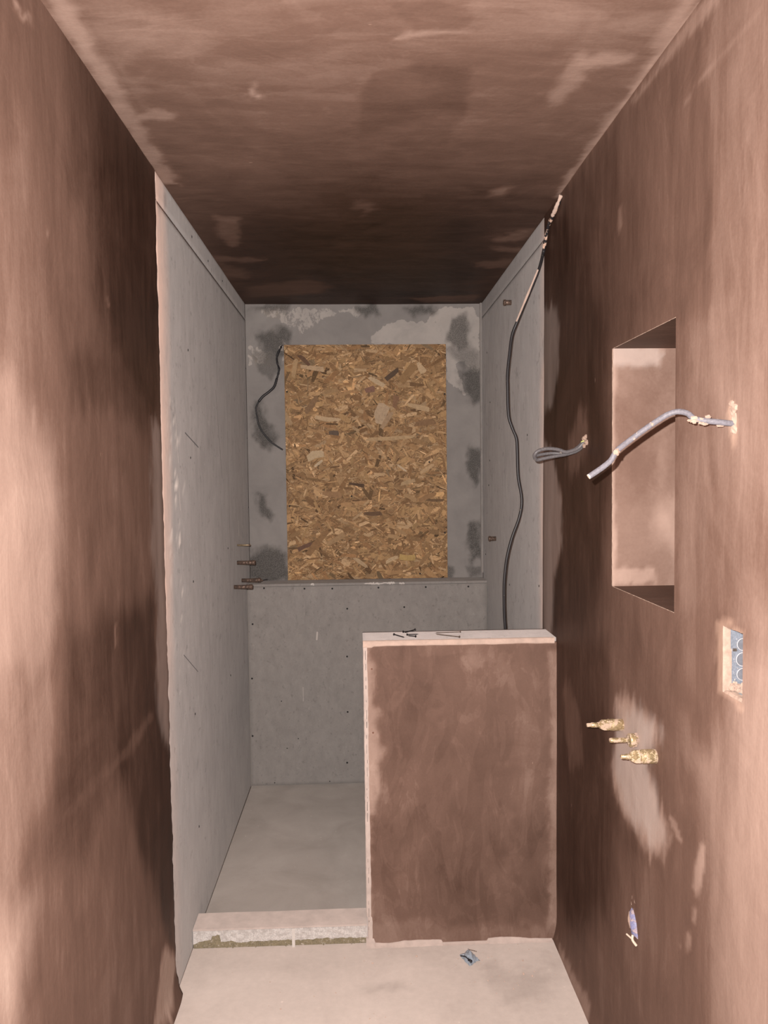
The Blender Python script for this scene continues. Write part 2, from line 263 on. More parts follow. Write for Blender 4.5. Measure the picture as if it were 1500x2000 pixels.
# ------------------------------------------------------------------ mesh helpers
def link(name, me, mat=None, parent=None):
    o = bpy.data.objects.new(name, me)
    COL.objects.link(o)
    if mat and me is not None: 
        if not me.materials: me.materials.append(mat)
    if parent: o.parent = parent
    return o
def fast_mesh(name, V, F4, smooth=False):
    me = bpy.data.meshes.new(name)
    V = np.asarray(V, np.float32); F = np.asarray(F4, np.int32)
    n = F.shape[1]
    me.vertices.add(len(V)); me.vertices.foreach_set('co', V.ravel())
    me.loops.add(F.size); me.loops.foreach_set('vertex_index', F.ravel())
    me.polygons.add(len(F)); me.polygons.foreach_set('loop_start', np.arange(0, F.size, n, dtype=np.int32))
    me.polygons.foreach_set('use_smooth', np.full(len(F), smooth))
    me.update(calc_edges=True)
    me.validate()
    return me
class MB:
    """collects verts and faces for one mesh"""
    def __init__(s): s.v = []; s.f = []
    def add(s, V, F):
        n = len(s.v); s.v += [tuple(p) for p in V]; s.f += [tuple(i + n for i in q) for q in F]
        return s
    def box(s, a, b, bev=0):
        (x0, y0, z0), (x1, y1, z1) = a, b
        V = [(x0,y0,z0),(x1,y0,z0),(x1,y1,z0),(x0,y1,z0),(x0,y0,z1),(x1,y0,z1),(x1,y1,z1),(x0,y1,z1)]
        return s.add(V, [(0,3,2,1),(4,5,6,7),(0,1,5,4),(1,2,6,5),(2,3,7,6),(3,0,4,7)])
    def prism(s, poly, y0, y1):      # polygon in x,z extruded along y (y0 the front)
        n = len(poly)
        V = [(x, y0, z) for x, z in poly] + [(x, y1, z) for x, z in poly]
        F = [tuple(range(n)), tuple(range(2*n-1, n-1, -1))] + [(i, i+n, (i+1) % n + n, (i+1) % n) for i in range(n)]
        return s.add(V, F)
    def lathe(s, origin, axis, prof, seg=20, wob=0, seed=0):    # prof: (distance along axis, radius)
        ax = Vector(axis).normalized(); t = ax.orthogonal().normalized(); b = ax.cross(t); o = Vector(origin)
        rr = random.Random(seed); V = []; F = []
        for d, r in prof:
            for k in range(seg):
                a = 2 * math.pi * k / seg; q = r * (1 + wob * (rr.random() - .5))
                V.append(o + ax * d + (t * math.cos(a) + b * math.sin(a)) * q)
        for i in range(len(prof) - 1):
            for k in range(seg):
                F.append((i*seg+k, i*seg+(k+1) % seg, (i+1)*seg+(k+1) % seg, (i+1)*seg+k))
        F.append(tuple(range(seg-1, -1, -1))); F.append(tuple((len(prof)-1)*seg+k for k in range(seg)))
        return s.add(V, F)
    def tube(s, pts, r, seg=10, sub=5, flat=1.0, jit=0, seed=0, upv=(0, 0, 1)):
        P = [Vector(p) for p in pts]; rr = random.Random(seed)
        out = []
        for i in range(len(P) - 1):
            p0 = P[max(i-1, 0)]; p1 = P[i]; p2 = P[i+1]; p3 = P[min(i+2, len(P)-1)]
            for k in range(sub):
                t = k / sub
                out.append(.5 * ((2*p1) + (p2-p0)*t + (2*p0-5*p1+4*p2-p3)*t*t + (3*p1-p0-3*p2+p3)*t**3))
        out.append(P[-1])
        V = []; F = []; up = Vector(upv)
        for i, p in enumerate(out):
            tg = (out[min(i+1, len(out)-1)] - out[max(i-1, 0)]).normalized()
            n = (up - tg * up.dot(tg))
            n = n.normalized() if n.length > 1e-4 else tg.orthogonal().normalized()
            up = n; b = tg.cross(n)
            q = r * (1 + jit * (rr.random() - .5))
            for k in range(seg):
                a = 2 * math.pi * k / seg
                V.append(p + n * math.cos(a) * q + b * math.sin(a) * q * flat)
        for i in range(len(out) - 1):
            for k in range(seg):
                F.append((i*seg+k, i*seg+(k+1) % seg, (i+1)*seg+(k+1) % seg, (i+1)*seg+k))
        F.append(tuple(range(seg-1, -1, -1))); F.append(tuple((len(out)-1)*seg+k for k in range(seg)))
        return s.add(V, F)
    def lump(s, c, r, seed=0, n=6, m_=9, rough=.35):
        rr = random.Random(seed); V = []; F = []; c = Vector(c)
        r = (r, r, r) if not hasattr(r, '__len__') else r
        V.append(c + Vector((0, 0, r[2])))
        for i in range(1, n):
            th = math.pi * i / n
            for k in range(m_):
                ph = 2 * math.pi * k / m_; q = 1 + rough * (rr.random() - .5) * 2
                V.append(c + Vector((math.sin(th)*math.cos(ph)*r[0], math.sin(th)*math.sin(ph)*r[1], math.cos(th)*r[2])) * q)
        V.append(c - Vector((0, 0, r[2]))); L = len(V) - 1
        for k in range(m_): F.append((0, 1+k, 1+(k+1) % m_))
        for i in range(n-2):
            for k in range(m_):
                F.append((1+i*m_+k, 1+(i+1)*m_+k, 1+(i+1)*m_+(k+1) % m_, 1+i*m_+(k+1) % m_))
        for k in range(m_): F.append((1+(n-2)*m_+k, L, 1+(n-2)*m_+(k+1) % m_))
        return s.add(V, F)
    def mesh(s, name, smooth=False):
        me = bpy.data.meshes.new(name); me.from_pydata(s.v, [], s.f); me.update()
        import bmesh
        bm = bmesh.new(); bm.from_mesh(me); bmesh.ops.recalc_face_normals(bm, faces=bm.faces); bm.to_mesh(me); bm.free()
        if smooth:
            me.polygons.foreach_set('use_smooth', [len(p.vertices) <= 4 for p in me.polygons])
        return me
    def build(s, name, mat, parent=None, smooth=False, bevel=0):
        o = link(name, s.mesh(name, smooth), mat, parent)
        if bevel:
            b = o.modifiers.new('bevel', 'BEVEL'); b.width = bevel; b.segments = 2; b.limit_method = 'ANGLE'
        return o
def tag(o, label=None, cat=None, group=None, kind=None):
    if label: o['label'] = label
    if cat: o['category'] = cat
    if group: o['group'] = group
    if kind: o['kind'] = kind
    return o
def empty(name, loc=(0, 0, 0)):
    o = bpy.data.objects.new(name, None); COL.objects.link(o); o.location = loc; o.empty_display_size = .05
    return o
def keep(child, parent):        # parent while keeping world coordinates
    child.parent = parent
    child.matrix_parent_inverse = Matrix.Translation(-Vector(parent.location))
    return child

def surface(name, us, vs, fn, mat, key=None, base=(.4, 0, 0), streak=(1, 1), holes=(), parent=None, back=None, flip=False, seed=0, extra=None, post=None):
    """a fine, slightly uneven sheet over the grid us x vs with its stain map; back: offset vector that gives it thickness"""
    us = np.asarray(us); vs = np.asarray(vs)
    U, Vv = np.meshgrid(us, vs, indexing='ij'); nu, nv = U.shape
    P = np.stack(fn(U.ravel(), Vv.ravel()), -1)
    I = np.arange(nu * nv).reshape(nu, nv)
    Q = np.stack([I[:-1, :-1], I[1:, :-1], I[1:, 1:], I[:-1, 1:]], -1).reshape(-1, 4)
    uc = (U[:-1, :-1] + U[1:, 1:]).ravel() / 2; vc = (Vv[:-1, :-1] + Vv[1:, 1:]).ravel() / 2
    ok = np.ones(len(Q), bool)
    for (a, b, c, d) in holes: ok &= ~((uc > a) & (uc < b) & (vc > c) & (vc < d))
    Q = Q[ok]
    if flip: Q = Q[:, ::-1]
    u, v = U.ravel(), Vv.ravel()
    if back is not None:
        ring = np.concatenate([I[:, 0], I[-1, 1:], I[-2::-1, -1], I[0, -2:0:-1]])
        n0 = len(P); P = np.concatenate([P, P[ring] + np.array(back)])
        k = np.arange(len(ring)); k2 = (k + 1) % len(ring)
        S = np.stack([ring[k2], ring[k], n0 + k, n0 + k2], -1)
        if flip: S = S[:, ::-1]
        Q = np.concatenate([Q, S])
        u = np.concatenate([u, u[ring]]); v = np.concatenate([v, v[ring]])
    me = fast_mesh(name, P, Q, smooth=False)
    sm = np.zeros(len(me.polygons), bool); sm[:int(ok.sum())] = True
    me.polygons.foreach_set('use_smooth', sm)
    c = paint(key, u, v, base, streak, seed) if key else np.tile(np.array([*base, 1.]), (len(u), 1))
    if post: c = post(c, u, v)
    at = me.color_attributes.new('stain_shade', 'FLOAT_COLOR', 'POINT')
    at.data.foreach_set('color', c.astype(np.float32).ravel())
    return link(name, me, mat, parent)
def seg(a, b, step): 
    return np.linspace(a, b, max(2, int(round(abs(b - a) / step)) + 1))
def segs(brk, step):
    out = [np.array([brk[0]])]
    for a, b in zip(brk[:-1], brk[1:]): out.append(seg(a, b, step)[1:])
    return np.concatenate(out)

# ------------------------------------------------------------------ materials
class NT:
    def __init__(s, name):
        s.m = bpy.data.materials.new(name); s.m.use_nodes = True
        s.t = s.m.node_tree; s.b = s.t.nodes['Principled BSDF']; s.out = s.t.nodes['Material Output']
    def n(s, typ, **kw):
        x = s.t.nodes.new(typ)
        for k, v in kw.items(): setattr(x, k, v)
        return x
    def l(s, a, b): s.t.links.new(a, b)
    def val(s, sock, v):
        if isinstance(v, bpy.types.NodeSocket): s.l(v, sock)
        else: sock.default_value = v
    def math(s, op, a, b=0.0, c=None, clamp=False):
        x = s.n('ShaderNodeMath', operation=op, use_clamp=clamp); s.val(x.inputs[0], a); s.val(x.inputs[1], b)
        if c is not None: s.val(x.inputs[2], c)
        return x.outputs[0]
    def coord(s, scale=(1, 1, 1)):
        c = s.n('ShaderNodeTexCoord'); mp = s.n('ShaderNodeMapping'); s.l(c.outputs['Object'], mp.inputs['Vector'])
        mp.inputs['Scale'].default_value = scale
        return mp.outputs[0]
    def noise(s, vec, scale, detail=4, rough=.55, dist=0):
        x = s.n('ShaderNodeTexNoise'); s.l(vec, x.inputs['Vector']); x.inputs['Scale'].default_value = scale
        x.inputs['Detail'].default_value = detail; x.inputs['Roughness'].default_value = rough; x.inputs['Distortion'].default_value = dist
        return x.outputs[0]
    def rng(s, v, a, b, c=0.0, d=1.0, smooth=False):
        x = s.n('ShaderNodeMapRange'); x.interpolation_type = 'SMOOTHSTEP' if smooth else 'LINEAR'
        s.val(x.inputs[0], v)
        for i, q in enumerate((a, b, c, d)): x.inputs[i + 1].default_value = q
        return x.outputs[0]
    def mix(s, f, a, b):
        x = s.n('ShaderNodeMix', data_type='RGBA'); s.val(x.inputs['Factor'], f)
        for k, v in (('A', a), ('B', b)):
            sock = [i for i in x.inputs if i.name == k and i.type == 'RGBA'][0]
            s.val(sock, v if isinstance(v, bpy.types.NodeSocket) else (*v, 1))
        return [o for o in x.outputs if o.type == 'RGBA'][0]
    def ramp(s, f, stops):
        x = s.n('ShaderNodeValToRGB'); s.val(x.inputs[0], f); e = x.color_ramp.elements
        while len(e) < len(stops): e.new(.5)
        for el, (p, c) in zip(e, stops): el.position = p; el.color = (*c, 1)
        return x.outputs[0]
    def bump(s, h, dist, strength=1.0, prev=None):
        x = s.n('ShaderNodeBump'); s.val(x.inputs['Height'], h); x.inputs['Distance'].default_value = dist; x.inputs['Strength'].default_value = strength
        if prev is not None: s.l(prev, x.inputs['Normal'])
        return x.outputs[0]
    def segd(s, vec, a, b):       # distance to a line segment
        a = Vector(a); ba = Vector(b) - a
        p = s.n('ShaderNodeVectorMath', operation='SUBTRACT'); s.l(vec, p.inputs[0]); p.inputs[1].default_value = a
        d = s.n('ShaderNodeVectorMath', operation='DOT_PRODUCT'); s.l(p.outputs[0], d.inputs[0]); d.inputs[1].default_value = ba
        h = s.math('DIVIDE', d.outputs['Value'], ba.dot(ba), clamp=True)
        q = s.n('ShaderNodeVectorMath', operation='SCALE'); q.inputs[0].default_value = ba; s.l(h, q.inputs['Scale'])
        e = s.n('ShaderNodeVectorMath', operation='SUBTRACT'); s.l(p.outputs[0], e.inputs[0]); s.l(q.outputs[0], e.inputs[1])
        l = s.n('ShaderNodeVectorMath', operation='LENGTH'); s.l(e.outputs[0], l.inputs[0])
        return l.outputs['Value']
    def marks(s, vec, lst, col_in, col):    # thin scratches / pencil lines: (a, b, half width)
        for a, b, w in lst:
            m_ = s.rng(s.segd(vec, a, b), w, w * .5)
            col_in = s.mix(m_, col_in, col)
        return col_in
    def done(s, col, rough=.8, diffr=.0, spec=.3, normal=None, metal=0.0):
        b = s.b
        s.val(b.inputs['Base Color'], col if isinstance(col, bpy.types.NodeSocket) else (*col, 1))
        s.val(b.inputs['Roughness'], rough); s.val(b.inputs['Diffuse Roughness'], diffr)
        s.val(b.inputs['Specular IOR Level'], spec); s.val(b.inputs['Metallic'], metal)
        if normal is not None: s.l(normal, b.inputs['Normal'])
        return s.m

RAMP = [(0, (.024, .0115, .0075)), (.15, (.066, .0362, .0262)), (.4, (.165, .101, .0775)), (.7, (.358, .252, .206)), (1, (.620, .478, .404))]
def plaster(name, stretch, trowel=.6, scratches=()):
    t = NT(name)
    at = t.n('ShaderNodeAttribute', attribute_name='stain_shade')
    sp = t.n('ShaderNodeSeparateColor'); t.l(at.outputs['Color'], sp.inputs[0])
    st = t.coord(stretch); pl = t.coord()
    streak = t.noise(st, 4.0, 4, .5, .8)
    blot = t.noise(pl, 3.2, 5, .6, .8)
    fine = t.noise(pl, 140, 3, .6)
    mid = t.noise(st, 22, 4, .6, .4)
    d = t.math('ADD', sp.outputs[0], t.rng(streak, .3, .7, -.035, .035))
    d = t.math('ADD', d, t.rng(blot, .3, .7, -.055, .055))
    d = t.math('ADD', d, t.rng(mid, .3, .7, -.012, .012))
    # faint edges where one pass of the trowel overlaps the last
    tr1 = t.noise(t.coord(tuple(q * (.8 if q != 1 else 1) for q in stretch)), 3.1, 3, .5, 1.6)
    tr2 = t.noise(t.coord(stretch), 5.3, 4, .6, 2.2)
    d = t.math('ADD', d, t.rng(tr1, .49, .515, -.020 * trowel, .020 * trowel))
    d = t.math('ADD', d, t.rng(tr2, .55, .58, -.006 * trowel, .030 * trowel))
    d = t.math('ADD', d, t.rng(fine, .3, .7, -.014, .014), clamp=True)
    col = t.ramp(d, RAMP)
    bl = t.math('MULTIPLY', sp.outputs[1], t.rng(streak, .25, .7, .6, 1.0))
    col = t.mix(bl, col, (.46, .385, .35))
    col = t.mix(sp.outputs[2], col, (.66, .46, .35))
    # stray specks of splashed plaster
    vo = t.n('ShaderNodeTexVoronoi'); t.l(t.coord((stretch[0]*1, stretch[1]*1, stretch[2]*1)), vo.inputs['Vector']); vo.inputs['Scale'].default_value = 5.0
    speck = t.rng(vo.outputs['Distance'], .022, .012)
    col = t.mix(t.math('MULTIPLY', speck, .6), col, (.52, .36, .28))
    if scratches: col = t.marks(pl, scratches, col, (.62, .44, .35))
    rough = t.rng(d, .1, .7, .50, .90)
    h = t.math('ADD', t.math('MULTIPLY', mid, .25), t.math('MULTIPLY', fine, .16))
    nb = t.bump(h, .0030, .5)
    nb = t.bump(t.noise(pl, 5, 3, .5, 1.2), .006, .5, nb)
    return t.done(col, rough, .0, .12, nb)

def board(name, stretch, basec=(.335, .315, .305), extra=None, darkmarks=(), palemarks=(), diffr=.45, blotch=.12):
    """grey cement board: fibrous grain, specks, plaster smears from the stain map's red channel"""
    t = NT(name)
    at = t.n('ShaderNodeAttribute', attribute_name='stain_shade')
    sp = t.n('ShaderNodeSeparateColor'); t.l(at.outputs['Color'], sp.inputs[0])
    st = t.coord(stretch); pl = t.coord()
    a = t.noise(st, 16, 6, .7, .2); b = t.noise(pl, 2.5, 4, .6, .6); c = t.noise(pl, 130, 3, .7); f_ = t.noise(st, 60, 4, .75)
    col = t.mix(t.rng(a, .35, .75), tuple(x * .86 for x in basec), tuple(x * 1.10 for x in basec))
    col = t.mix(t.rng(b, .35, .7, 0, blotch * 3), col, tuple(x * 1.22 for x in basec))
    col = t.mix(t.rng(c, .66, .74, 0, .5), col, tuple(x * .45 for x in basec))
    col = t.mix(t.rng(f_, .62, .72, 0, .45), col, tuple(x * .55 for x in basec))
    sp2 = t.noise(t.coord((stretch[0], .42, .40) if stretch[1] > 1 else (1, 1, .8)), 62, 3, .65)
    col = t.mix(t.rng(sp2, .61, .70, 0, .38), col, tuple(x * .42 for x in basec))
    col = t.mix(t.rng(sp2, .36, .28, 0, .30), col, tuple(x * 1.45 for x in basec))
    col = t.mix(t.rng(t.noise(pl, 23, 5, .6), .70, .76, 0, .35), col, (.62, .56, .52))
    col = t.mix(t.math('MULTIPLY', sp.outputs[0], t.rng(a, .3, .6, .55, 1.0)), col, (.60, .43, .36))
    col = t.mix(sp.outputs[1], col, (.16, .15, .15))
    col = t.mix(sp.outputs[2], col, (.70, .63, .58))
    if darkmarks: col = t.marks(pl, darkmarks, col, (.10, .095, .10))
    if palemarks: col = t.marks(pl, palemarks, col, (.58, .52, .48))
    nb = t.bump(t.math('ADD', c, a), .0012, .6)
    return t.done(col, .9, diffr, .2, nb)

def simple(name, col, rough=.6, metal=0, spec=.4, var=.25, scale=60, bump_=.0006, diffr=0.0):
    t = NT(name); pl = t.coord(); a = t.noise(pl, scale, 4, .6)
    c = t.mix(t.rng(a, .3, .7), tuple(x * (1 - var) for x in col), tuple(min(1, x * (1 + var)) for x in col))
    return t.done(c, rough, diffr, spec, t.bump(a, bump_, .6), metal)
def splashed(name, col, splash, amount=.62, scale=45, rough=.55, metal=0.0, soft=.04):
    """a clean colour with dried plaster splashes over it"""
    t = NT(name); pl = t.coord(); a = t.noise(pl, scale, 4, .6); g = t.noise(pl, 260, 2, .5)
    k = t.rng(a, amount - soft, amount + soft)
    c = t.mix(t.rng(g, .3, .7), tuple(x * .8 for x in col), tuple(min(1, x * 1.2) for x in col))
    c = t.mix(k, c, splash)
    return t.done(c, t.rng(k, 0, 1, rough, .9), .2, .4, t.bump(k, .0015, .7), t.math('MULTIPLY', t.math('SUBTRACT', 1.0, k), metal))

M = {}
M['wallL'] = plaster('plaster_left', (1.0, 3.4, .55))
M['wallR'] = plaster('plaster_right', (1.0, 3.4, .55))
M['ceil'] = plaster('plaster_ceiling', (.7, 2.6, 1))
M['half'] = plaster('plaster_divider', (2.2, 1, .9), 1.0, scratches=[((.115, HWY, .556), (.165, HWY, .532), .0016), ((.21, HWY, .53), (.213, HWY, .50), .0011), ((.075, HWY, .54), (.073, HWY, .51), .001)])
M['foot'] = simple('pale_residue', (.52, .43, .385), .9, diffr=.4, scale=30, bump_=.002, var=.12)
M['cream'] = simple('dry_plaster', (.52, .395, .330), .9, diffr=.4, scale=40, bump_=.002, var=.10)
M['cream_dimmed'] = simple('plaster_crust', (.30, .215, .17), .9, diffr=.3, scale=60, bump_=.002)  # dry plaster again, colour darkened to offset strong flash light up close
M['boardL'] = board('cement_board_left', (1, 1.3, .45), darkmarks=[
    ((XL(2.66), 2.66, .88), (XL(2.46), 2.46, .985), .0022), ((XL(3.1), 3.10, 1.9), (XL(3.2), 3.20, 1.55), .0025),
    ((XL(2.55), 2.55, 1.70), (XL(2.75), 2.75, 1.66), .003), ((XL(3.35), 3.35, 1.75), (XL(3.36), 3.36, 1.2), .0018)],
    palemarks=[((XL(2.42), 2.42, 1.75), (XL(2.45), 2.45, 1.6), .002), ((XL(2.44), 2.44, 1.55), (XL(2.46), 2.46, 1.45), .002), ((XL(3.6), 3.6, 1.35), (XL(3.6), 3.6, 1.28), .003)])
M['boardR'] = board('cement_board_right', (1, 1.3, .45), palemarks=[((XR, 3.3, 1.55), (XR, 3.3, 1.45), .002)])
M['boardB'] = board('cement_board_back', (1.6, 1, 1.0), basec=(.330, .303, .284), diffr=.4, blotch=.1,
    darkmarks=[((-.048, D2 - .014, .985), (-.061, D2 - .014, .053), .0011), ((.236, D2 - .014, .985), (.225, D2 - .014, .30), .0010)],
    palemarks=[((-.200, D2 - .014, .775), (-.203, D2 - .014, .740), .006), ((-.275, D2 - .014, .50), (-.275, D2 - .014, .43), .003), ((-.262, D2 - .014, .93), (-.262, D2 - .014, .86), .0022)])
M['boardT'] = board('divider_top_board', (1, 1, 1), basec=(.47, .42, .40), diffr=.8)

def back_paint():
    t = NT('grey_sealed_wall')
    at = t.n('ShaderNodeAttribute', attribute_name='stain_shade')
    sp = t.n('ShaderNodeSeparateColor'); t.l(at.outputs['Color'], sp.inputs[0])
    pl = t.coord(); a = t.noise(pl, 7, 6, .65, .4); b = t.noise(pl, 70, 5, .7); g = t.noise(pl, 240, 3, .7)
    col = t.mix(t.rng(a, .3, .7), (.270, .250, .238), (.335, .310, .293))
    col = t.mix(t.rng(b, .70, .74, 0, .8), col, (.42, .385, .35))
    tn = t.math('MULTIPLY', sp.outputs[2], t.rng(b, .35, .6))
    col = t.mix(tn, col, (.36, .30, .24))
    er = t.noise(t.coord((1, 1, .55)), 26, 6, .68, .5)
    w = t.rng(t.math('ADD', sp.outputs[1], t.math('ADD', t.rng(b, .2, .8, -.30, .30), t.rng(er, .25, .75, -.48, .42))), .40, .56)
    w = t.math('MULTIPLY', w, t.rng(a, .25, .6, .45, .95))
    col = t.mix(w, col, (.50, .455, .42))
    dk = t.math('MULTIPLY', sp.outputs[0], t.rng(g, .25, .6, .35, 1.0))
    col = t.mix(dk, col, (.075, .070, .064))
    return t.done(col, .85, .4, .25, t.bump(t.math('ADD', b, t.math('MULTIPLY', w, .5)), .0012, .6))
M['back'] = back_paint()
def floor_mat():
    t = NT('dusty_screed')
    at = t.n('ShaderNodeAttribute', attribute_name='stain_shade')
    sp = t.n('ShaderNodeSeparateColor'); t.l(at.outputs['Color'], sp.inputs[0])
    pl = t.coord(); a = t.noise(pl, 5, 6, .6, .5); b = t.noise(pl, 45, 5, .65); g = t.noise(pl, 300, 2, .6)
    d = t.math('ADD', sp.outputs[0], t.rng(a, .3, .7, -.09, .09))
    d = t.math('ADD', d, t.rng(b, .3, .7, -.06, .06), clamp=True)
    col = t.ramp(d, [(0, (.30, .25, .22)), (.5, (.355, .300, .268)), (1, (.53, .455, .41))])
    col = t.mix(t.rng(b, .70, .73, 0, .6), col, (.78, .66, .58))
    col = t.mix(t.rng(g, .70, .74, 0, .35), col, (.25, .19, .16))
    return t.done(col, .92, .8, .2, t.bump(b, .002, .5))
M['floor'] = floor_mat()
def pan_mat():
    t = NT('shower_screed')
    pl = t.coord(); a = t.noise(pl, 4, 6, .6, .5); b = t.noise(pl, 50, 5, .65); g = t.noise(pl, 190, 3, .6)
    col = t.mix(t.rng(a, .3, .7), (.29, .255, .228), (.38, .338, .307))
    col = t.mix(t.rng(b, .68, .72, 0, .5), col, (.58, .52, .47))
    col = t.mix(t.rng(g, .66, .72, 0, .5), col, (.20, .17, .15))
    return t.done(col, .92, .8, .2, t.bump(b, .0015, .5))
M['pan'] = pan_mat()
M['kerbtop'] = simple('kerb_dusty_top', (.50, .42, .38), .9, diffr=.6, var=.10, scale=25)
M['kerbwhite'] = splashed('kerb_white_coat', (.56, .525, .50), (.44, .40, .375), .56, 60, .9, soft=.10)
M['kerbgreen'] = splashed('kerb_green_primer', (.235, .195, .125), (.45, .39, .32), .62, 90, .9, soft=.06)
M['tape'] = simple('pale_strip', (.62, .57, .53), .8, var=.06)
M['metal'] = splashed('galvanised_steel', (.21, .23, .27), (.42, .35, .30), .66, 120, .45, .4)
M['kdisc'] = simple('knockout_disc', (.15, .155, .175), .5, .3)
M['brass'] = splashed('brass', (.46, .36, .21), (.42, .315, .235), .53, 70, .38, .7)
M['copper'] = splashed('dull_copper', (.20, .135, .105), (.075, .052, .042), .54, 110, .50, .55)
M['rod'] = splashed('bright_copper', (.40, .31, .20), (.15, .10, .07), .64, 110, .45, .6)
M['black'] = splashed('black_sheath', (.022, .020, .022), (.50, .40, .34), .70, 75, .42)
M['blackpl'] = splashed('black_sheath_plastered', (.022, .020, .022), (.62, .43, .33), .53, 22, .42, soft=.015)
M['grey'] = splashed('grey_sheath', (.115, .110, .126), (.34, .27, .22), .66, 55, .6)
M['dkgrey'] = splashed('dark_grey_sheath', (.105, .098, .102), (.40, .33, .28), .68, 75, .42)
M['yg'] = simple('earth_sleeve', (.55, .58, .22), .6, scale=200)
M['screw'] = simple('black_phosphate', (.020, .016, .018), .45, .3)
M['steel'] = simple('zinc_screw', (.34, .28, .24), .35, .9)
M['screwhead'] = simple('screw_head_dark', (.022, .020, .020), .7)
M['blue'] = splashed('blue_plastic', (.20, .205, .34), (.36, .29, .31), .54, 60, .5)
M['ivory'] = simple('ivory_plastic', (.60, .50, .40), .6, var=.1)
def film_mat():
    t = NT('clear_film')
    t.done((.40, .46, .53), .25, 0, .5)
    t.b.inputs['Alpha'].default_value = 1.0
    t.b.inputs['Transmission Weight'].default_value = .25
    return t.m
M['film'] = film_mat()
def osb_mat():
    t = NT('osb_strands')
    at = t.n('ShaderNodeAttribute', attribute_name='tone')
    pl = t.coord(); a = t.noise(pl, 45, 5, .7, 1.5); g = t.noise(pl, 260, 3, .7)
    col = t.n('ShaderNodeMix', data_type='RGBA', blend_type='MULTIPLY'); col.inputs['Factor'].default_value = .8
    s_ = [i for i in col.inputs if i.type == 'RGBA']
    t.l(at.outputs['Color'], s_[0])
    t.l(t.ramp(t.math('ADD', t.math('MULTIPLY', a, .6), t.math('MULTIPLY', g, .4)), [(.30, (.50, .46, .42)), (.50, (.95, .93, .9)), (.68, (1.2, 1.18, 1.12))]), s_[1])
    out = [o for o in col.outputs if o.type == 'RGBA'][0]
    return t.done(out, .7, .3, .25, t.bump(g, .0008, .6))
M['osb'] = osb_mat()

# ------------------------------------------------------------------ the room
STEP = .011
def ripple(a, b, amp, s, fx=2.0, fy=2.0): return amp * 2 * fbm(a * fx, b * fy, s, 3) + amp * .35 * fbm(a * 11, b * 9, s + 5, 3)

# floor of the room and of the shower
floor = surface('floor', segs([-.75, .80], .015), segs([Y0, 2.50], .015),
    lambda x, y: (x, y, ripple(x, y, .0012, 3) - .0006), M['floor'], 'F', (.8, 0, 0), back=(0, 0, -.08), seed=5)
tag(floor, 'pale dusty screed floor of the unfinished bathroom', kind='structure')
pan = surface('shower_floor', segs([-.70, .80], .02), segs([2.49, 4.1], .02),
    lambda x, y: (x, y, ripple(x, y, .0015, 8) - .002 - .004 * np.clip((y - 2.5) / 1.2, 0, 1)), M['pan'], None, back=(0, 0, -.08), parent=floor)

# ceiling
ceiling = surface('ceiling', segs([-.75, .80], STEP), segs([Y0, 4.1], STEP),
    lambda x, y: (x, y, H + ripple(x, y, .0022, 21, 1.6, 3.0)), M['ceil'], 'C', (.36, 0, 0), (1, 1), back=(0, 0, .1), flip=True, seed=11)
tag(ceiling, 'brown freshly skimmed plaster ceiling', kind='structure')

# left wall: plaster that stops raggedly at the shower board
def left_pl(y, z):
    e = np.where(y > PLE - .03, (y - (PLE - .03)) / .03, 0)
    yy = y + e * (.034 * fbm(z * 22, z * 0 + 2, 31, 5) - .004 + .018 * np.clip((.25 - z) / .25, 0, 1) * 0)
    thin = -.004 * np.clip((y - (PLE - .05)) / .05, 0, 1) ** 2
    foot = .020 * np.clip(1 - z / .09, 0, 1) ** 2 * np.clip((y - 1.6) / .5, 0, 1)
    return XL(yy) + .004 + ripple(y, z, .003, 41) + thin + foot, yy, z
wall_left = surface('wall_left', segs([Y0, PLE - .03, PLE], STEP), segs([-.02, H + .02], STEP), left_pl, M['wallL'], 'L', (.4, 0, 0), (1.6, .5),
    back=(-.1, 0, 0), flip=False, seed=3)
tag(wall_left, 'left wall of brown drying plaster beside the grey shower board', kind='structure')

def left_smear(c, u, v):
    e = PLE - .004 + .03 * fbm(v * 10, u * 10, 77, 4)
    k = np.clip(1 - (u - e) / (.10 + .04 * np.clip(v - 1.2, 0, 1)), 0, 1) ** .8 * np.clip((v - .75) / .5, .25, 1)
    c[:, 0] = np.maximum(c[:, 0], k * 1.0)
    g = lambda a, b, ra, rb: np.exp(-((u - a) / ra) ** 2 - ((v - b) / rb) ** 2)
    c[:, 1] = np.maximum(c[:, 1], .7 * g(2.36, 2.38, .012, .02) + .8 * g(2.29, 2.335, .012, .012) + .25 * g(2.93, 1.68, .03, .03) + .5 * g(2.62, .57, .015, .02))
    k2 = np.clip(fbm(u * 60, v * 45, 88, 3) * 9 - 1.6, 0, 1) * np.exp(-((u - 2.42) / .10) ** 2 - ((v - 1.45) / .35) ** 2)
    c[:, 2] = np.maximum(c[:, 2], k2)
    c[:, 2] = np.maximum(c[:, 2], .30 * np.clip(1 - v / .5, 0, 1) * (.6 + fbm(u * 6, v * 6, 91)))
    return c
SEAM = 2.347
for nm, z0, z1 in (('shower_board', -.01, SEAM - .0015), ('shower_board_strip', SEAM + .0015, H + .01)):
    surface(nm, segs([PLE - .02, D1 - .008], .02), segs([z0, z1], .02), lambda y, z: (XL(y) + .0006 * fbm(y * 3, z * 3, 5), y, z), M['boardL'], None, (0, 0, 0),
        back=(-.012, 0, 0), parent=wall_left, post=left_smear)
MB().box((XL(3) - .12, PLE - .03, -.02), (XL(3) - .016, D1 + .1, H + .05)).build('wall_core', M['pan'], wall_left)

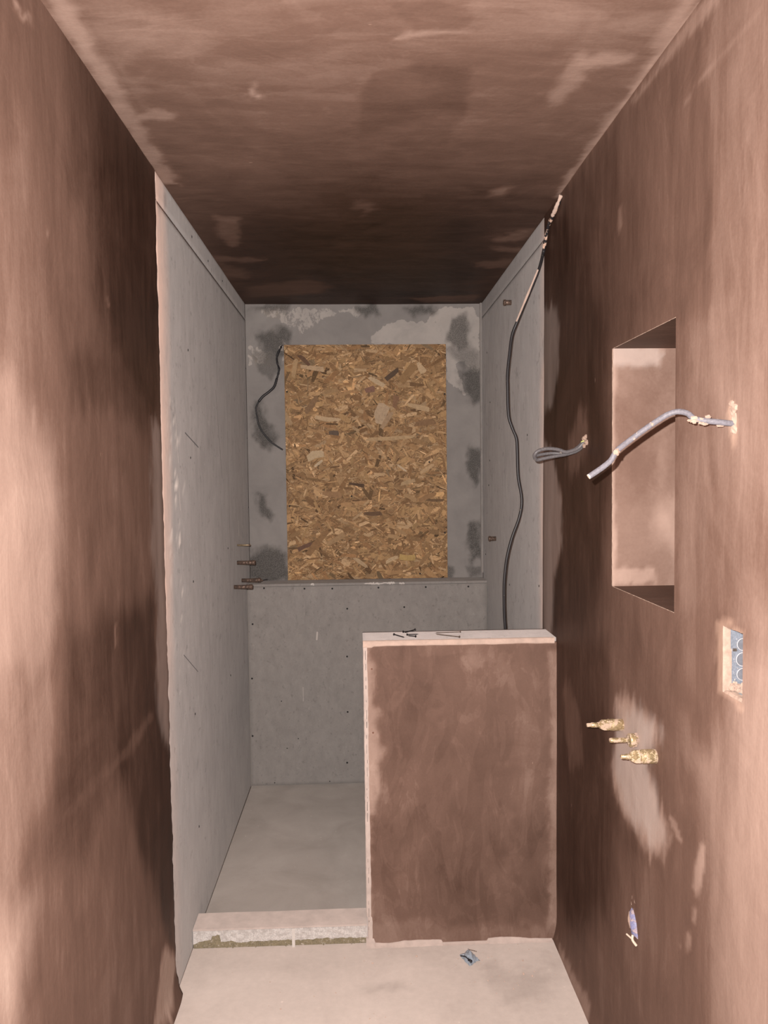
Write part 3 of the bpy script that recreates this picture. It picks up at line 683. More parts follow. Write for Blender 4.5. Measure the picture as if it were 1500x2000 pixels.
# right wall with its niche and the socket-box hole
NY0, NY1, NZ0, NZ1 = 1.545, 1.925, 1.263, 1.864
BY0, BY1, BZ0, BZ1 = 1.264, 1.336, 1.158, 1.277
def right_pl(y, z):
    e = np.where(y > PRE - .03, (y - (PRE - .03)) / .03, 0)
    base = PRE + (1.6 - z) * .022
    yy = y + e * (base - PRE + .004 * fbm(z * 12, z * 0 + 7, 33, 4))
    dn = np.maximum(np.maximum(NY0 - y, y - NY1), np.maximum(NZ0 - z, z - NZ1))
    db = np.maximum(np.maximum(BY0 - y, y - BY1), np.maximum(BZ0 - z, z - BZ1))
    calm = np.clip(np.minimum(np.abs(dn), np.abs(db)) / .05, 0, 1)
    thin = .003 * np.clip((y - (PRE - .05)) / .05, 0, 1) ** 2
    foot = .014 * np.clip(1 - z / .08, 0, 1) ** 2 * np.clip((y - 1.5) / .5, 0, 1)
    jag = np.where((np.abs(db) < .004), .0, 0)
    return XR - .003 - ripple(y, z, .003, 51) * calm + thin - foot + jag, yy, z
ys = segs([Y0, BY0, BY1, NY0, NY1, PRE - .03, PRE], STEP); zs = segs([-.02, BZ0, NZ0, BZ1, NZ1, H + .02], STEP)
wall_right = surface('wall_right', ys, zs, right_pl, M['wallR'], 'R', (.4, 0, 0), (1.6, .5), holes=((NY0, NY1, NZ0, NZ1), (BY0, BY1, BZ0, BZ1)),
    back=(.25, 0, 0), flip=True, seed=23)
tag(wall_right, 'right wall of brown drying plaster with a tall niche', kind='structure')
NX = XR + .19
xs = segs([XR - .003, NX], .008)
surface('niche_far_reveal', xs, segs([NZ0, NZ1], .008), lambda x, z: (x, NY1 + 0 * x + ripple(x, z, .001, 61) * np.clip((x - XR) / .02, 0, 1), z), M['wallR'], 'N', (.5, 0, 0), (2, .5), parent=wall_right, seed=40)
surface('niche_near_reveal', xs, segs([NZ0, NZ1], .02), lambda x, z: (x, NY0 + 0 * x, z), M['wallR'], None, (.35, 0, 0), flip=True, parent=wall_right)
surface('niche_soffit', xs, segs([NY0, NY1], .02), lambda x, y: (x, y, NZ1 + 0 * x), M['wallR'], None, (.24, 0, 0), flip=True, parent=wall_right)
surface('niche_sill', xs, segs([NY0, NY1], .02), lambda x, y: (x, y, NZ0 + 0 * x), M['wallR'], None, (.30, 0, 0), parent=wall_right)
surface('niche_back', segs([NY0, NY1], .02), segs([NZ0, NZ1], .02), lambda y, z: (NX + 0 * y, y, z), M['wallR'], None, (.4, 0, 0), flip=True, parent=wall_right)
# pale worn arris along the niche edges
for a, b, nm in (((XR - .003, NY1 + .001, NZ0), (XR - .003, NY1 + .001, NZ1), 'niche_bead'), ((XR - .003, NY0, NZ1), (XR - .003, NY1, NZ1), 'niche_bead'), ((XR - .003, NY0, NZ0), (XR - .003, NY1, NZ0), 'niche_bead')):
    MB().tube([a, [(p + q) / 2 for p, q in zip(a, b)], b], .0013 if a[1] == b[1] else .0007, 6, 30, jit=.7, seed=3, upv=(1, 0, .1)).build(nm, M['cream_dimmed'], wall_right, True)

def right_smear(c, u, v):
    e = PRE + (1.6 - v) * .022
    k = np.clip(1 - (u - e) / .07, 0, 1) * np.clip(.8 + fbm(v * 8, u * 8, 79, 3) * 1.5, .2, 1)
    c[:, 0] = np.maximum(c[:, 0], k * .75)
    return c
SEAMR = 2.352
def right_strip(c, u, v):
    c = right_smear(c, u, v); c[:, 1] = np.maximum(c[:, 1], .28); return c
for nm, z0, z1, ps in (('shower_board', -.01, SEAMR - .001, right_smear), ('shower_board_strip', SEAMR + .001, H + .01, right_strip)):
    surface(nm, segs([PRE - .05, D1 - .004], .02), segs([z0, z1], .02), lambda y, z: (XR + .0006 * fbm(y * 3, z * 3, 6), y, z), M['boardR'], None, (0, 0, 0),
        back=(.012, 0, 0), flip=True, parent=wall_right, post=ps)
MB().box((XR - .010, D1 - .022, ZL + .03), (XR - .0005, D1 - .002, H)).build('corner_strip', M['boardB'], wall_right)

# back wall: painted upper wall, boxed-out lower half with board and ledge
wall_back = surface('wall_back', segs([XL(4) - .02, XR + .01], .006), segs([ZL - .011, H + .02], .006), lambda x, z: (x, D1 + ripple(x, z, .0012, 71), z), M['back'], 'B', (0, 0, 0), (1, .7),
    back=(0, .12, 0), flip=False, seed=60)
tag(wall_back, 'grey sealed back wall of the shower with smudges and filler patches', kind='structure')
wall_low = MB().box((XL(4) - .02, D2 + .002, -.02), (XR + .01, D1 + .12, ZL - .012)).build('wall_back_lower', M['pan'])
tag(wall_low, 'boxed-out lower back wall of the shower faced with grey board', kind='structure')
surface('shower_board', segs([-.540, XR - .005], .02), segs([.006, ZL - .010], .02), lambda x, z: (x, D2 - .012 + .0006 * fbm(x * 3, z * 3, 9), z), M['boardB'], None, (0, 0, 0), back=(0, .012, 0), parent=wall_low)
ledge = MB().box((XL(3.9) + .002, D2 - .016, ZL - .008), (XR - .002, D1, ZL + .004)).build('trim_1', M['boardB'], None, bevel=.0015)
tag(ledge, 'grey ledge under the boarded window', kind='structure')
t = MB()
rr = random.Random(5)
for x0, w in ((-.225, .010), (.05, .11), (.165, .022), (.215, .02), (.07, .04)):
    pts = []
    for k in range(7): pts.append((x0 + w * k / 6, D2 - .0165, ZL - .001 + .006 * (rr.random() - .5)))
    for i, p in enumerate(pts): t.lump((p[0], p[1], p[2]), (max(.004, w / 9), .0015, .003 + .002 * rr.random()), i, 4, 7)
tag(t.build('filler_smear', M['tape'], ledge), kind='stuff')

# screws shown on the boards
def disc_mesh(name, axis, r=.0045):
    return MB().lathe((0, 0, 0), axis, [(-.001, r), (.0006, r), (.0010, r * .72), (.0002, r * .35)], 12).mesh(name)
dm = disc_mesh('screw_disc_back', (0, -1, 0), .0046); dm.materials.append(M['screwhead'])
for x, z in [(-.46,1.002),(-.26,.996),(-.122,.994),(.108,.995),(.345,.994),(.559,.993),(-.52,.823),(-.528,.55),(-.531,.259),(-.049,.892),(-.053,.651),(-.054,.37),(-.06,.111),(.236,.895),(-.384,.432),(-.36,.192),(-.303,.24),(-.425,.018),(-.149,.018)]:
    o = link('screw_head', dm, None, wall_low); o.location = (x, D2 - .013, z)
    if abs(x + .384) < .01 or abs(x + .36) < .01 or abs(x + .303) < .01 or z < .05: o.scale = (.6, .6, .6)
dl = disc_mesh('screw_disc_left', (1, 0, 0), .0042); dl.materials.append(M['screwhead'])
for y, z in ((2.62, 1.98), (2.62, 1.62), (2.62, 1.2), (2.60, .75), (3.0, 2.38), (3.3, 2.38), (3.92, 2.1), (3.92, 1.75), (3.92, 1.4), (3.90, .85), (3.3, 1.25), (2.72, 2.385), (3.3, .7), (2.62, .35)):
    o = link('screw_head', dl, None, wall_left); o.location = (XL(y) + .0006, y, z); o.scale = (1, .8, 1)
dr = disc_mesh('screw_disc_right', (-1, 0, 0), .0042); dr.materials.append(M['screwhead'])
for y, z in ((3.78, 2.15), (3.7, 1.9), (3.72, 1.62), (3.75, 1.5), (3.85, 1.15), (3.25, 1.08), (2.9, 1.7), (2.72, 1.15), (3.2, 2.1)):
    o = link('screw_head', dr, None, wall_right); o.location = (XR - .0006, y, z); o.scale = (1, .8, 1)

# ------------------------------------------------------------------ half-height divider
wd = surface('wall_divider', segs([HWX + .010, XR + .002], .007), segs([-.01, HWZ - .014], .007),
    lambda x, z: (x, HWY - .002 + ripple(x, z, .0016, 81, 3, 3) - .004 * np.clip((z - .95) / .05, 0, 1) * 0, z), M['half'], 'H', (.4, 0, 0), (.8, .8), back=(0, .02, 0), seed=90)
tag(wd, 'half-height stud divider with brown plaster front and grey board top', kind='structure')
MB().box((HWX + .004, HWY + .006, -.01), (XR + .01, HWB, HWZ - .013)).build('divider_core', M['boardB'], wd)
surface('top_board', segs([HWX, XR + .004], .012), segs([HWY + .004, HWB], .012), lambda x, y: (x, y, HWZ - .001 + ripple(x, y, .0004, 15)), M['boardT'], None, (0, 0, 0), back=(0, 0, -.012), parent=wd)
surface('side_board', segs([HWY + .006, HWB], .02), segs([-.005, HWZ - .013], .02), lambda y, z: (HWX + .002 + 0 * y, y, z), M['boardT'], None, (0, 0, 0), back=(.01, 0, 0), flip=True, parent=wd)
# plaster arris along the top front edge: a rounded, wavering lip
def lip_profile():
    V = []; F = []; xs_ = np.linspace(HWX, XR - .010, 90)
    for i, x in enumerate(xs_):
        low = HWZ - .016 - .006 * (fbm(np.array([x * 14.]), np.array([3.]), 5, 3)[0] + .3)
        if x < .05: low -= .004
        tp = HWZ + .0006 * fbm(np.array([x * 30.]), np.array([1.]), 6, 2)[0]
        for yy, zz in ((HWY + .010, HWZ - .010), (HWY + .008, tp), (HWY - .002, tp), (HWY - .0052, tp - .003), (HWY - .0052, low + .003), (HWY - .0025, low), (HWY + .008, low)):
            V.append((x, yy, zz))
    n = 7
    for i in range(len(xs_) - 1):
        for k in range(n): F.append((i*n+k, i*n+(k+1) % n, (i+1)*n+(k+1) % n, (i+1)*n+k))
    F.append(tuple(range(n))); F.append(tuple((len(xs_)-1)*n+k for k in range(n)))
    return MB().add(V, F)
lip_profile().build('top_arris', M['cream'], wd)
# plaster bead down the free edge, with the slots of the mesh showing
bead = MB(); V = []; F = []
zs_ = np.linspace(.0, HWZ - .014, 160)
for i, z in enumerate(zs_):
    w = .018 + .004 * fbm(np.array([z * 20.]), np.array([4.]), 8, 3)[0]
    o_ = .0018 * fbm(np.array([z * 60.]), np.array([9.]), 9, 3)[0]
    xl = HWX + o_ + (.004 if z < .10 else 0)
    for xx, yy in ((xl, HWY + .012), (xl, HWY), (xl + .002, HWY - .0036), (xl + w * .7, HWY - .0036), (xl + w, HWY - .001), (xl + w, HWY + .012)):
        V.append((xx, yy, z))
n = 6
for i in range(len(zs_) - 1):
    for k in range(n): F.append((i*n+k, (i+1)*n+k, (i+1)*n+(k+1) % n, i*n+(k+1) % n))
F.append(tuple(range(n))); F.append(tuple((len(zs_)-1)*n+k for k in range(n)))
bd = bead.add(V, F).build('corner_bead', M['foot'], wd)
rr = random.Random(12)
z = .985
while z > .05:
    h = rr.choice((.006, .012, .02, .03)); x = HWX + .006 + .003 * rr.random()
    if rr.random() < .75:
        w = .0007 + .0007 * rr.random()
        MB().box((x, HWY - .0040, z - h), (x + w, HWY - .0030, z)).build('bead_slot', M['screwhead'], bd)
    z -= h + .006 + .02 * rr.random()
# ragged pale residue along the foot
foot = MB(); V = []; F = []
xs_ = np.linspace(HWX - .002, XR - .02, 120)
for i, x in enumerate(xs_):
    h = .011 + .020 * fbm(np.array([x * 12.]), np.array([2.]), 13, 4)[0] + (.014 if x < .045 else 0) - (.010 if .27 < x < .42 else 0)
    h = max(h, .004); dep = .008 + .008 * (fbm(np.array([x * 13.]), np.array([5.]), 14, 3)[0] + .4)
    V += [(x, HWY + .01, 0), (x, HWY + .01, h), (x, HWY - .0045, h), (x, HWY - .006 - dep * .4, h * .4), (x, HWY - .006 - dep, .0005)]
n = 5
for i in range(len(xs_) - 1):
    for k in range(n): F.append((i*n+k, i*n+(k+1) % n, (i+1)*n+(k+1) % n, (i+1)*n+k))
F.append(tuple(range(n))); F.append(tuple((len(xs_)-1)*n+k for k in range(n)))
foot.add(V, F).build('plaster_foot', M['foot'], wd)
M['rust'] = simple('rust_spot', (.16, .075, .05), .8)
for x, z, r in ((.045, .925, .003), (.047, .715, .003)): MB().lathe((x, HWY - .0045, z), (0, -1, 0), [(0, r), (.0008, r), (.001, r * .5)], 10).build('screw_head', M['rust'], wd)

# ------------------------------------------------------------------ shower kerb
KY, KB, KZ = 2.482, 2.580, .067
kx0, kx1 = XL(2.5) + .002, HWX + .004
kerb = empty('shower_kerb', ((kx0 + kx1) / 2, KY, 0))
keep(MB().box((kx0, KY + .004, 0), (kx1, KB - .002, KZ - .003)).build('body', M['kerbgreen'], None, bevel=.002), kerb)
def ktop():
    V = []; F = []; xs_ = np.linspace(kx0, kx1, 70)
    for x in xs_:
        f0 = KY - .001 + .0025 * fbm(np.array([x * 25.]), np.array([1.]), 17, 3)[0]; f1 = KB + .006 * fbm(np.array([x * 6.]), np.array([1.]), 18, 3)[0]
        z = KZ + .0012 * fbm(np.array([x * 5.]), np.array([4.]), 19, 2)[0]
        V += [(x, f0, z - .006), (x, f0 + .002, z), (x, f1 - .003, z), (x, f1, z - .006)]
    for i in range(len(xs_) - 1):
        for k in range(4): F.append((i*4+k, i*4+(k+1) % 4, (i+1)*4+(k+1) % 4, (i+1)*4+k))
    F.append((0, 1, 2, 3)); F.append(tuple((len(xs_)-1)*4+k for k in range(4)))
    return MB().add(V, F)
keep(ktop().build('top_skim', M['kerbtop']), kerb)
def kcoat():      # the white coat with its torn lower edge
    V = []; F = []; xs_ = np.linspace(kx0 + .001, kx1, 140)
    for x in xs_:
        lo = .023 + .014 * fbm(np.array([x * 16.]), np.array([6.]), 23, 4)[0] + .010 * fbm(np.array([x * 60.]), np.array([2.]), 24, 3)[0]
        if -.492 < x < -.465: lo = .045 + .012 * fbm(np.array([x * 90.]), np.array([2.]), 25, 2)[0]
        d = .0025 + .001 * fbm(np.array([x * 30.]), np.array([3.]), 26, 3)[0]
        V += [(x, KY + .006, KZ - .004), (x, KY - d, KZ - .005), (x, KY - d, lo + .002), (x, KY + .002, lo), (x, KY + .006, lo)]
    for i in range(len(xs_) - 1):
        for k in range(5): F.append((i*5+k, i*5+(k+1) % 5, (i+1)*5+(k+1) % 5, (i+1)*5+k))
    F.append(tuple(range(5))); F.append(tuple((len(xs_)-1)*5+k for k in range(5)))
    return MB().add(V, F)
keep(kcoat().build('white_coat', M['kerbwhite']), kerb)
rr = random.Random(8); cr = MB()
for i in range(70):
    x = kx0 + (kx1 - kx0) * rr.random(); cr.lump((x, KY + .001 - .003 * rr.random(), .004 + .018 * rr.random()), .0015 + .0025 * rr.random(), i, 4, 6)
tag(keep(cr.build('mortar_crumbs', M['kerbgreen']), kerb), kind='stuff')
keep(MB().box((-.229, KY - .005, -.0), (-.219, KY - .001, KZ - .004)).build('tape_strip', M['tape']), kerb)
tag(kerb, 'low shower kerb with torn white coat over green primer, beside the divider', 'kerb')

# ------------------------------------------------------------------ OSB sheet over the window
OX0, OX1, OZ0, OZ1 = -.352, .470, ZL + .005, 2.219
OYF = D1 - .012
osb = empty('osb_sheet', ((OX0 + OX1) / 2, OYF, OZ0))
def strand_poly(cx, cz, ang, L, w, rr):
    pts = []
    for (a, b) in ((-.5, -.32), (-.46, .40), (-.1, .5), (.42, .46), (.5, .05), (.44, -.42), (.0, -.5)):
        a += (rr.random() - .5) * .12; b += (rr.random() - .5) * .35
        x = a * L; z = b * w
        px = cx + x * math.cos(ang) - z * math.sin(ang); pz = cz + x * math.sin(ang) + z * math.cos(ang)
        pts.append((min(max(px, OX0 + .0005), OX1 - .0005), min(max(pz, OZ0 + .0005), OZ1 - .0005)))
    return pts
def tone_attr(me, cols):
    at = me.color_attributes.new('tone', 'FLOAT_COLOR', 'FACE') if False else me.color_attributes.new('tone', 'FLOAT_COLOR', 'CORNER')
    arr = []
    for p, c in zip(me.polygons, cols): arr += [*c, 1] * len(p.vertices)
    at.data.foreach_set('color', arr)
TONES = [tuple(a * b for a, b in zip(c, (1.03, .99, .93))) for c in [(.40, .255, .135), (.33, .205, .105), (.47, .315, .175), (.26, .155, .080), (.54, .385, .235), (.37, .235, .125), (.29, .17, .085), (.44, .29, .15)]]
def osb_body():
    me = MB().box((OX0, OYF, OZ0), (OX1, D1 - .003, OZ1)).mesh('panel')
    tone_attr(me, [(.28, .17, .09)] * len(me.polygons))
    return keep(link('panel', me, M['osb']), osb)
osb_body()
def strands():
    rr = random.Random(44); V = []; F = []; C = []
    N = 15000
    for i in range(N):
        t_ = i / N
        cx = OX0 + (OX1 - OX0) * rr.random(); cz = OZ0 + (OZ1 - OZ0) * rr.random()
        k = rr.random()
        if k < .10: L, w = .040 + .05 * rr.random(), .010 + .018 * rr.random()
        elif k < .30: L, w = .022 + .045 * rr.random(), .0035 + .007 * rr.random()
        else: L, w = .010 + .035 * rr.random(), .0008 + .0022 * rr.random()
        ang = rr.gauss(0, .75) if rr.random() < .8 else rr.uniform(0, math.pi)
        y = OYF - .0002 - .0016 * t_
        p = strand_poly(cx, cz, ang, L, w, rr)
        n = len(p); b = len(V)
        V += [(x, y, z) for x, z in p] + [(x, min(y + .0008, OYF), z) for x, z in p]
        F.append(tuple(b + j for j in range(n)))
        c = rr.choice(TONES); g = .72 + .55 * rr.random()
        if rr.random() < (.06 if k < .3 else .15): g *= .40
        if rr.random() < .06: g *= 1.45
        c = tuple(q * g for q in c); C.append(c)
        for j in range(n):
            F.append((b + j, b + n + j, b + n + (j + 1) % n, b + (j + 1) % n)); C.append(tuple(q * .7 for q in c))
    me = bpy.data.meshes.new('pressed_strands'); me.from_pydata(V, [], F); me.update()
    tone_attr(me, C)
    return tag(keep(link('pressed_strands', me, M['osb']), osb), kind='stuff')
strands()
rr = random.Random(9)
BIG = [(.195, 2.068, .72, .085, .026, (.115, .075, .05)), (.140, 1.868, 1.25, .11, .060, (.50, .37, .25)), (.165, 1.835, .95, .10, .022, (.42, .29, .18)), (-.201, 1.661, .35, .10, .042, (.55, .42, .27)),
       (.008, 1.508, -.2, .085, .018, (.11, .065, .04)), (-.264, 1.194, .45, .085, .022, (.17, .095, .065)), (.263, 1.131, 0, .085, .034, (.50, .345, .14)),
       (-.215, 1.918, .95, .10, .030, (.27, .165, .09)), (.087, 1.360, -.05, .10, .020, (.16, .095, .055)), (.275, 2.075, .95, .12, .050, (.33, .20, .095)), (.114, 2.032, -.5, .10, .020, (.56, .42, .27)),
       (-.195, 1.215, .85, .17, .040, (.30, .175, .085)), (-.105, 1.230, .55, .11, .030, (.40, .26, .14)), (-.106, 1.772, 0, .05, .022, (.14, .10, .075)), (.240, 1.590, -.65, .06, .012, (.58, .45, .31)),
       (-.185, 1.620, .7, .055, .012, (.60, .47, .32)), (-.21, 2.10, -.1, .13, .026, (.52, .37, .23)), (-.25, 2.14, -.8, .08, .022, (.16, .09, .055)), (-.14, 1.845, -.08, .14, .024, (.55, .40, .25)),
       (.19, 1.745, .05, .26, .020, (.50, .35, .20)), (.37, 1.44, .4, .10, .024, (.34, .20, .10)), (.41, 1.425, 0, .10, .014, (.18, .11, .06)), (-.12, 1.46, -.1, .11, .030, (.35, .21, .11)), (.08, 1.99, .3, .05, .03, (.26, .14, .10)),
       (.27, 1.52, .3, .08, .02, (.47, .33, .19)), (.34, 2.10, -1.0, .06, .03, (.58, .42, .26)), (.18, 1.12, .5, .07, .02, (.56, .41, .25)), (.02, 1.11, -.6, .09, .018, (.50, .36, .22)), (-.30, 2.10, 1.35, .10, .03, (.46, .31, .17)), (.36, 1.82, .1, .11, .03, (.27, .16, .085)), (.33, 1.90, -.25, .12, .022, (.52, .37, .22)), (.21, 1.93, 1.4, .07, .03, (.27, .15, .085))]
for i, (cx, cz, ang, L, w, c) in enumerate(BIG):
    p = strand_poly(cx, cz, ang, L, w, rr)
    me = MB().prism(p, OYF - .0022 - .00002 * i, OYF - .0014).mesh('strand')
    tone_attr(me, [c] * len(me.polygons))
    keep(link('strand', me, M['osb']), osb)
for x, z in ((-.34, 1.983), (.462, 1.966), (-.337, 1.404), (.457, 1.256), (.327, 1.046), (.38, 1.62), (-.02, 1.45)):
    o = link('screw_head', dm); keep(o, osb); o.location = (x, OYF - .0022, z)
tag(osb, 'rectangular OSB sheet of brown pressed wood strands closing the window opening', 'board')

# ------------------------------------------------------------------ pipes in the left shower wall
def cap_pipe(name, y, z, xt, r, kind, label, group='capped copper pipes in the left shower wall'):
    x0 = XL(y) - .008; L = xt - x0
    e = empty(name, (x0 + .008, y, z)); ax = (1, .0, 0)
    if kind == 'thin':
        keep(MB().lathe((x0, y, z), ax, [(0, r), (L - .003, r), (L, r * .6)], 14).build('pipe', M['rod'], None, True), e)
        keep(MB().lathe((x0 + L - .008, y, z), ax, [(0, r * 1.25), (.006, r * 1.25)], 14).build('end_collar', M['copper'], None, True), e)
    else:
        keep(MB().lathe((x0, y, z), ax, [(0, r), (L - .030, r), (L - .029, r * .9)], 16).build('pipe', M['copper'], None, True), e)
        keep(MB().lathe((x0 + L - .031, y, z), ax, [(0, r * .95), (.002, r * 1.12), (.010, r * 1.12), (.012, r * .98), (.014, r * 1.18), (.026, r * 1.22), (.030, r * 1.0)], 16).build('end_cap', M['copper'], None, True), e)
        if kind == 'wire':
            w = keep(MB().tube([(x0 + L - .004, y, z), (x0 + L + .012, y, z + .001), (x0 + L + .030, y, z + .004)], .0016, 6, 4).build('wire_tail', M['screw']), e)
            keep(MB().lathe((x0 + L - .002, y, z - .001), ax, [(0, .004), (.007, .0045), (.010, .003)], 8).build('bleed_nipple', M['copper']), e)
    return tag(e, label, 'pipe', group)
cap_pipe('copper_pipe', 3.544, 1.241, -.486, .0042, 'thin', 'thinnest, bright brass-coloured rod, topmost of the pipes in the left shower wall')
cap_pipe('copper_pipe', 3.534, 1.161, -.463, .0092, 'cap', 'dull capped copper pipe second from the top in left shower wall')
cap_pipe('copper_pipe', 3.657, 1.063, -.455, .0092, 'wire', 'dull copper pipe with a thin wire tail at its tip, above the lowest pipe')
cap_pipe('copper_pipe', 3.437, 1.063, -.464, .0092, 'cap', 'lowest capped copper pipe in the left shower wall, in front of the ledge end')
def stub(y, z, xt, label):
    e = empty('pipe_stub', (XR, y, z)); L = XR + .006 - xt
    keep(MB().lathe((XR + .006, y, z), (-1, 0, 0), [(0, .0105), (L - .009, .0105), (L - .008, .0098)], 16).build('pipe', M['copper'], None, True), e)
    keep(MB().lathe((XR + .006 - L + .009, y, z), (-1, 0, 0), [(0, .0125), (.007, .0128), (.009, .011), (.009, .007), (.004, .0065)], 16).build('end_cap', M['copper'], None, True), e)
    tag(e, label, 'pipe', 'pipe stubs in the right shower wall')
stub(3.194, 2.262, .622, 'short dark pipe stub high on the right shower board near the ceiling')
stub(3.568, 1.252, .620, 'short dark pipe stub low on the right shower board above the ledge')

# ------------------------------------------------------------------ cables
cb = empty('hanging_cable', (.642, 2.42, 2.39))
RC = [(.650,2.40,2.412),(.642,2.42,2.388),(.641,2.47,2.373),(.640,2.52,2.361),(.639,2.56,2.324),(.639,2.58,2.299),(.639,2.65,2.252),(.611,2.70,2.171),(.583,2.74,2.094),(.566,2.75,2.047),(.557,2.75,1.984),(.549,2.75,1.911),(.549,2.75,1.857),(.552,2.75,1.765),(.565,2.75,1.719),(.58,2.75,1.681),(.583,2.75,1.637),(.586,2.75,1.545),(.599,2.75,1.462),(.59,2.75,1.397),(.563,2.75,1.323),(.544,2.75,1.249),(.535,2.75,1.175),(.533,2.75,1.119),(.534,2.75,1.044),(.538,2.75,.969),(.544,2.76,.797),(.538,2.78,.561),(.531,2.8,.263),(.528,2.83,.05),(.50,2.9,.005)]
keep(MB().tube(RC[5:7] + RC[7:], .0052, 10, 5, jit=.05).build('sheath', M['black'], None, True), cb)
keep(MB().tube(RC[:6], .0056, 10, 6, jit=.25, seed=2).build('plastered_end', M['blackpl'], None, True), cb)
# a dried run of pale plaster down the left flank of the sheath
pts = [Vector(p) + Vector((-.0035, -.003, 0)) for p in RC[6:9]]
keep(MB().tube(pts, .0036, 7, 7, jit=.5, seed=4).build('plaster_run', M['cream'], None, True), cb)
pts = [Vector(p) + Vector((-.002, -.0035, 0)) for p in RC[0:3]]
keep(MB().tube(pts, .0055, 7, 6, jit=.6, seed=6).build('plaster_run', M['cream'], None, True), cb)
tag(cb, 'long black cable hanging from the ceiling corner down behind the divider', 'cable')

lc = empty('wall_cable', (-.366, D1, 2.208))
LC = [(-.366,2.208),(-.387,2.165),(-.386,2.126),(-.378,2.095),(-.39,2.049),(-.403,2.01),(-.427,1.985),(-.461,1.959),(-.482,1.934),(-.496,1.9),(-.491,1.856),(-.484,1.817),(-.464,1.778),(-.444,1.752),(-.419,1.726),(-.385,1.702),(-.366,1.690)]
n = len(LC)
bow = [.002, .010, .014, .016, .018, .022, .028, .032, .034, .036, .034, .030, .026, .022, .018, .014, .012]
LP = [(x, D1 - .006 - b * .6, z) for (x, z), b in zip(LC, bow)]
keep(MB().tube([(-.362, D1 + .01, 2.214)] + LP[:5], .0058, 8, 5, flat=.8, jit=.5, seed=5).build('splashed_sheath', M['black'], None, True), lc)
keep(MB().tube(LP[4:9], .0064, 8, 6, flat=.8).build('sheath', M['black'], None, True), lc)
keep(MB().tube(LP[8:], .0040, 8, 6, jit=.1).build('core', M['black'], None, True), lc)
keep(MB().lump((-.366, D1 - .004, 2.205), (.012, .006, .014), 3).build('filler_lump', M['pan']), lc)
tag(lc, 'thin black cable curling left beside the OSB sheet on the back wall', 'cable')

lp = empty('cable_loop', (XR, 2.16, 1.645))
LA = [(.672,2.15,1.650),(.651,2.165,1.640),(.636,2.17,1.624),(.619,2.17,1.617),(.599,2.17,1.613),(.577,2.17,1.620),(.548,2.17,1.623),(.523,2.17,1.618),(.512,2.172,1.609),(.512,2.180,1.600),(.522,2.19,1.592),(.545,2.19,1.5965),(.575,2.19,1.602),(.600,2.19,1.606),(.622,2.19,1.611),(.640,2.19,1.618),(.655,2.18,1.632),(.674,2.165,1.644)]
LB = [(.672,2.17,1.652),(.655,2.185,1.642),(.640,2.19,1.627),(.618,2.19,1.614),(.596,2.195,1.609),(.570,2.20,1.611),(.540,2.20,1.608),(.522,2.198,1.604),(.515,2.19,1.598)]
keep(MB().tube(LA, .0052, 10, 6, jit=.06).build('loop_strand', M['dkgrey'], None, True), lp)
keep(MB().tube(LB, .0046, 10, 6, jit=.06).build('loop_strand', M['dkgrey'], None, True), lp)
keep(MB().tube([(.668, 2.14, 1.650), (.655, 2.155, 1.647), (.645, 2.17, 1.640)], .0034, 8, 5, jit=.2).build('earth_sleeve', M['yg'], None, True), lp)
g = MB()
for i, (x, y, z, r) in enumerate(((.650, 2.15, 1.650, .008), (.650, 2.135, 1.638, .007), (.650, 2.16, 1.630, .006), (.651, 2.145, 1.655, .006))): g.lump((x, y, z), r, i)
tag(keep(g.build('plaster_crust', M['cream_dimmed']), lp), kind='stuff')
tag(lp, 'dark grey cable folded into a narrow loop, poking from the right wall before the niche', 'cable')

gc = empty('grey_cable', (XR, 1.30, 1.633))
GC = [(.672,1.300,1.632),(.654,1.300,1.633),(.625,1.300,1.636),(.589,1.31,1.642),(.578,1.32,1.653),(.566,1.33,1.657),(.553,1.335,1.654),(.539,1.34,1.646),(.513,1.345,1.628),(.492,1.35,1.612),(.467,1.35,1.593),(.460,1.35,1.584),(.453,1.35,1.573),(.437,1.35,1.560),(.414,1.35,1.545)]
keep(MB().tube(GC, .0050, 12, 6, jit=.05, flat=.85).build('sheath', M['grey'], None, True), gc)
keep(MB().lathe((.4152, 1.35, 1.5458), (-.83, 0, -.55), [(0, .0046), (.0022, .0046), (.0024, .003)], 12).build('cut_end', M['ivory']), gc)
g = MB(); rr = random.Random(3)
for i in range(26):
    t_ = rr.random(); x = .650 - .075 * t_
    g.lump((x, 1.302 + .006 * t_, 1.6325 + .0075 * t_ - .004 + .009 * rr.random()), (.004 + .003 * rr.random(), .004, .0018 + .0016 * rr.random()), i, 4, 7)
g.lump((.463, 1.347, 1.588), (.0055, .004, .006), 90); g.lump((.524, 1.342, 1.636), (.004, .004, .003), 91)
g.lump((.607, 1.306, 1.645), (.005, .004, .004), 93)
tag(keep(g.build('plaster_splash', M['cream_dimmed']), gc), kind='stuff')
g = MB()
for i, (y, z, r) in enumerate(((1.300, 1.64, .010), (1.305, 1.655, .009), (1.30, 1.625, .009), (1.308, 1.668, .006), (1.296, 1.66, .006))): g.lump((XR - .002, y, z), (.006, r, r * 1.1), i + 20, 6, 10, .25)
tag(keep(g.build('plaster_collar', M['cream_dimmed'], None), gc), kind='stuff')
tag(gc, 'thick pale grey cable jutting from right wall across the front of the niche', 'cable')

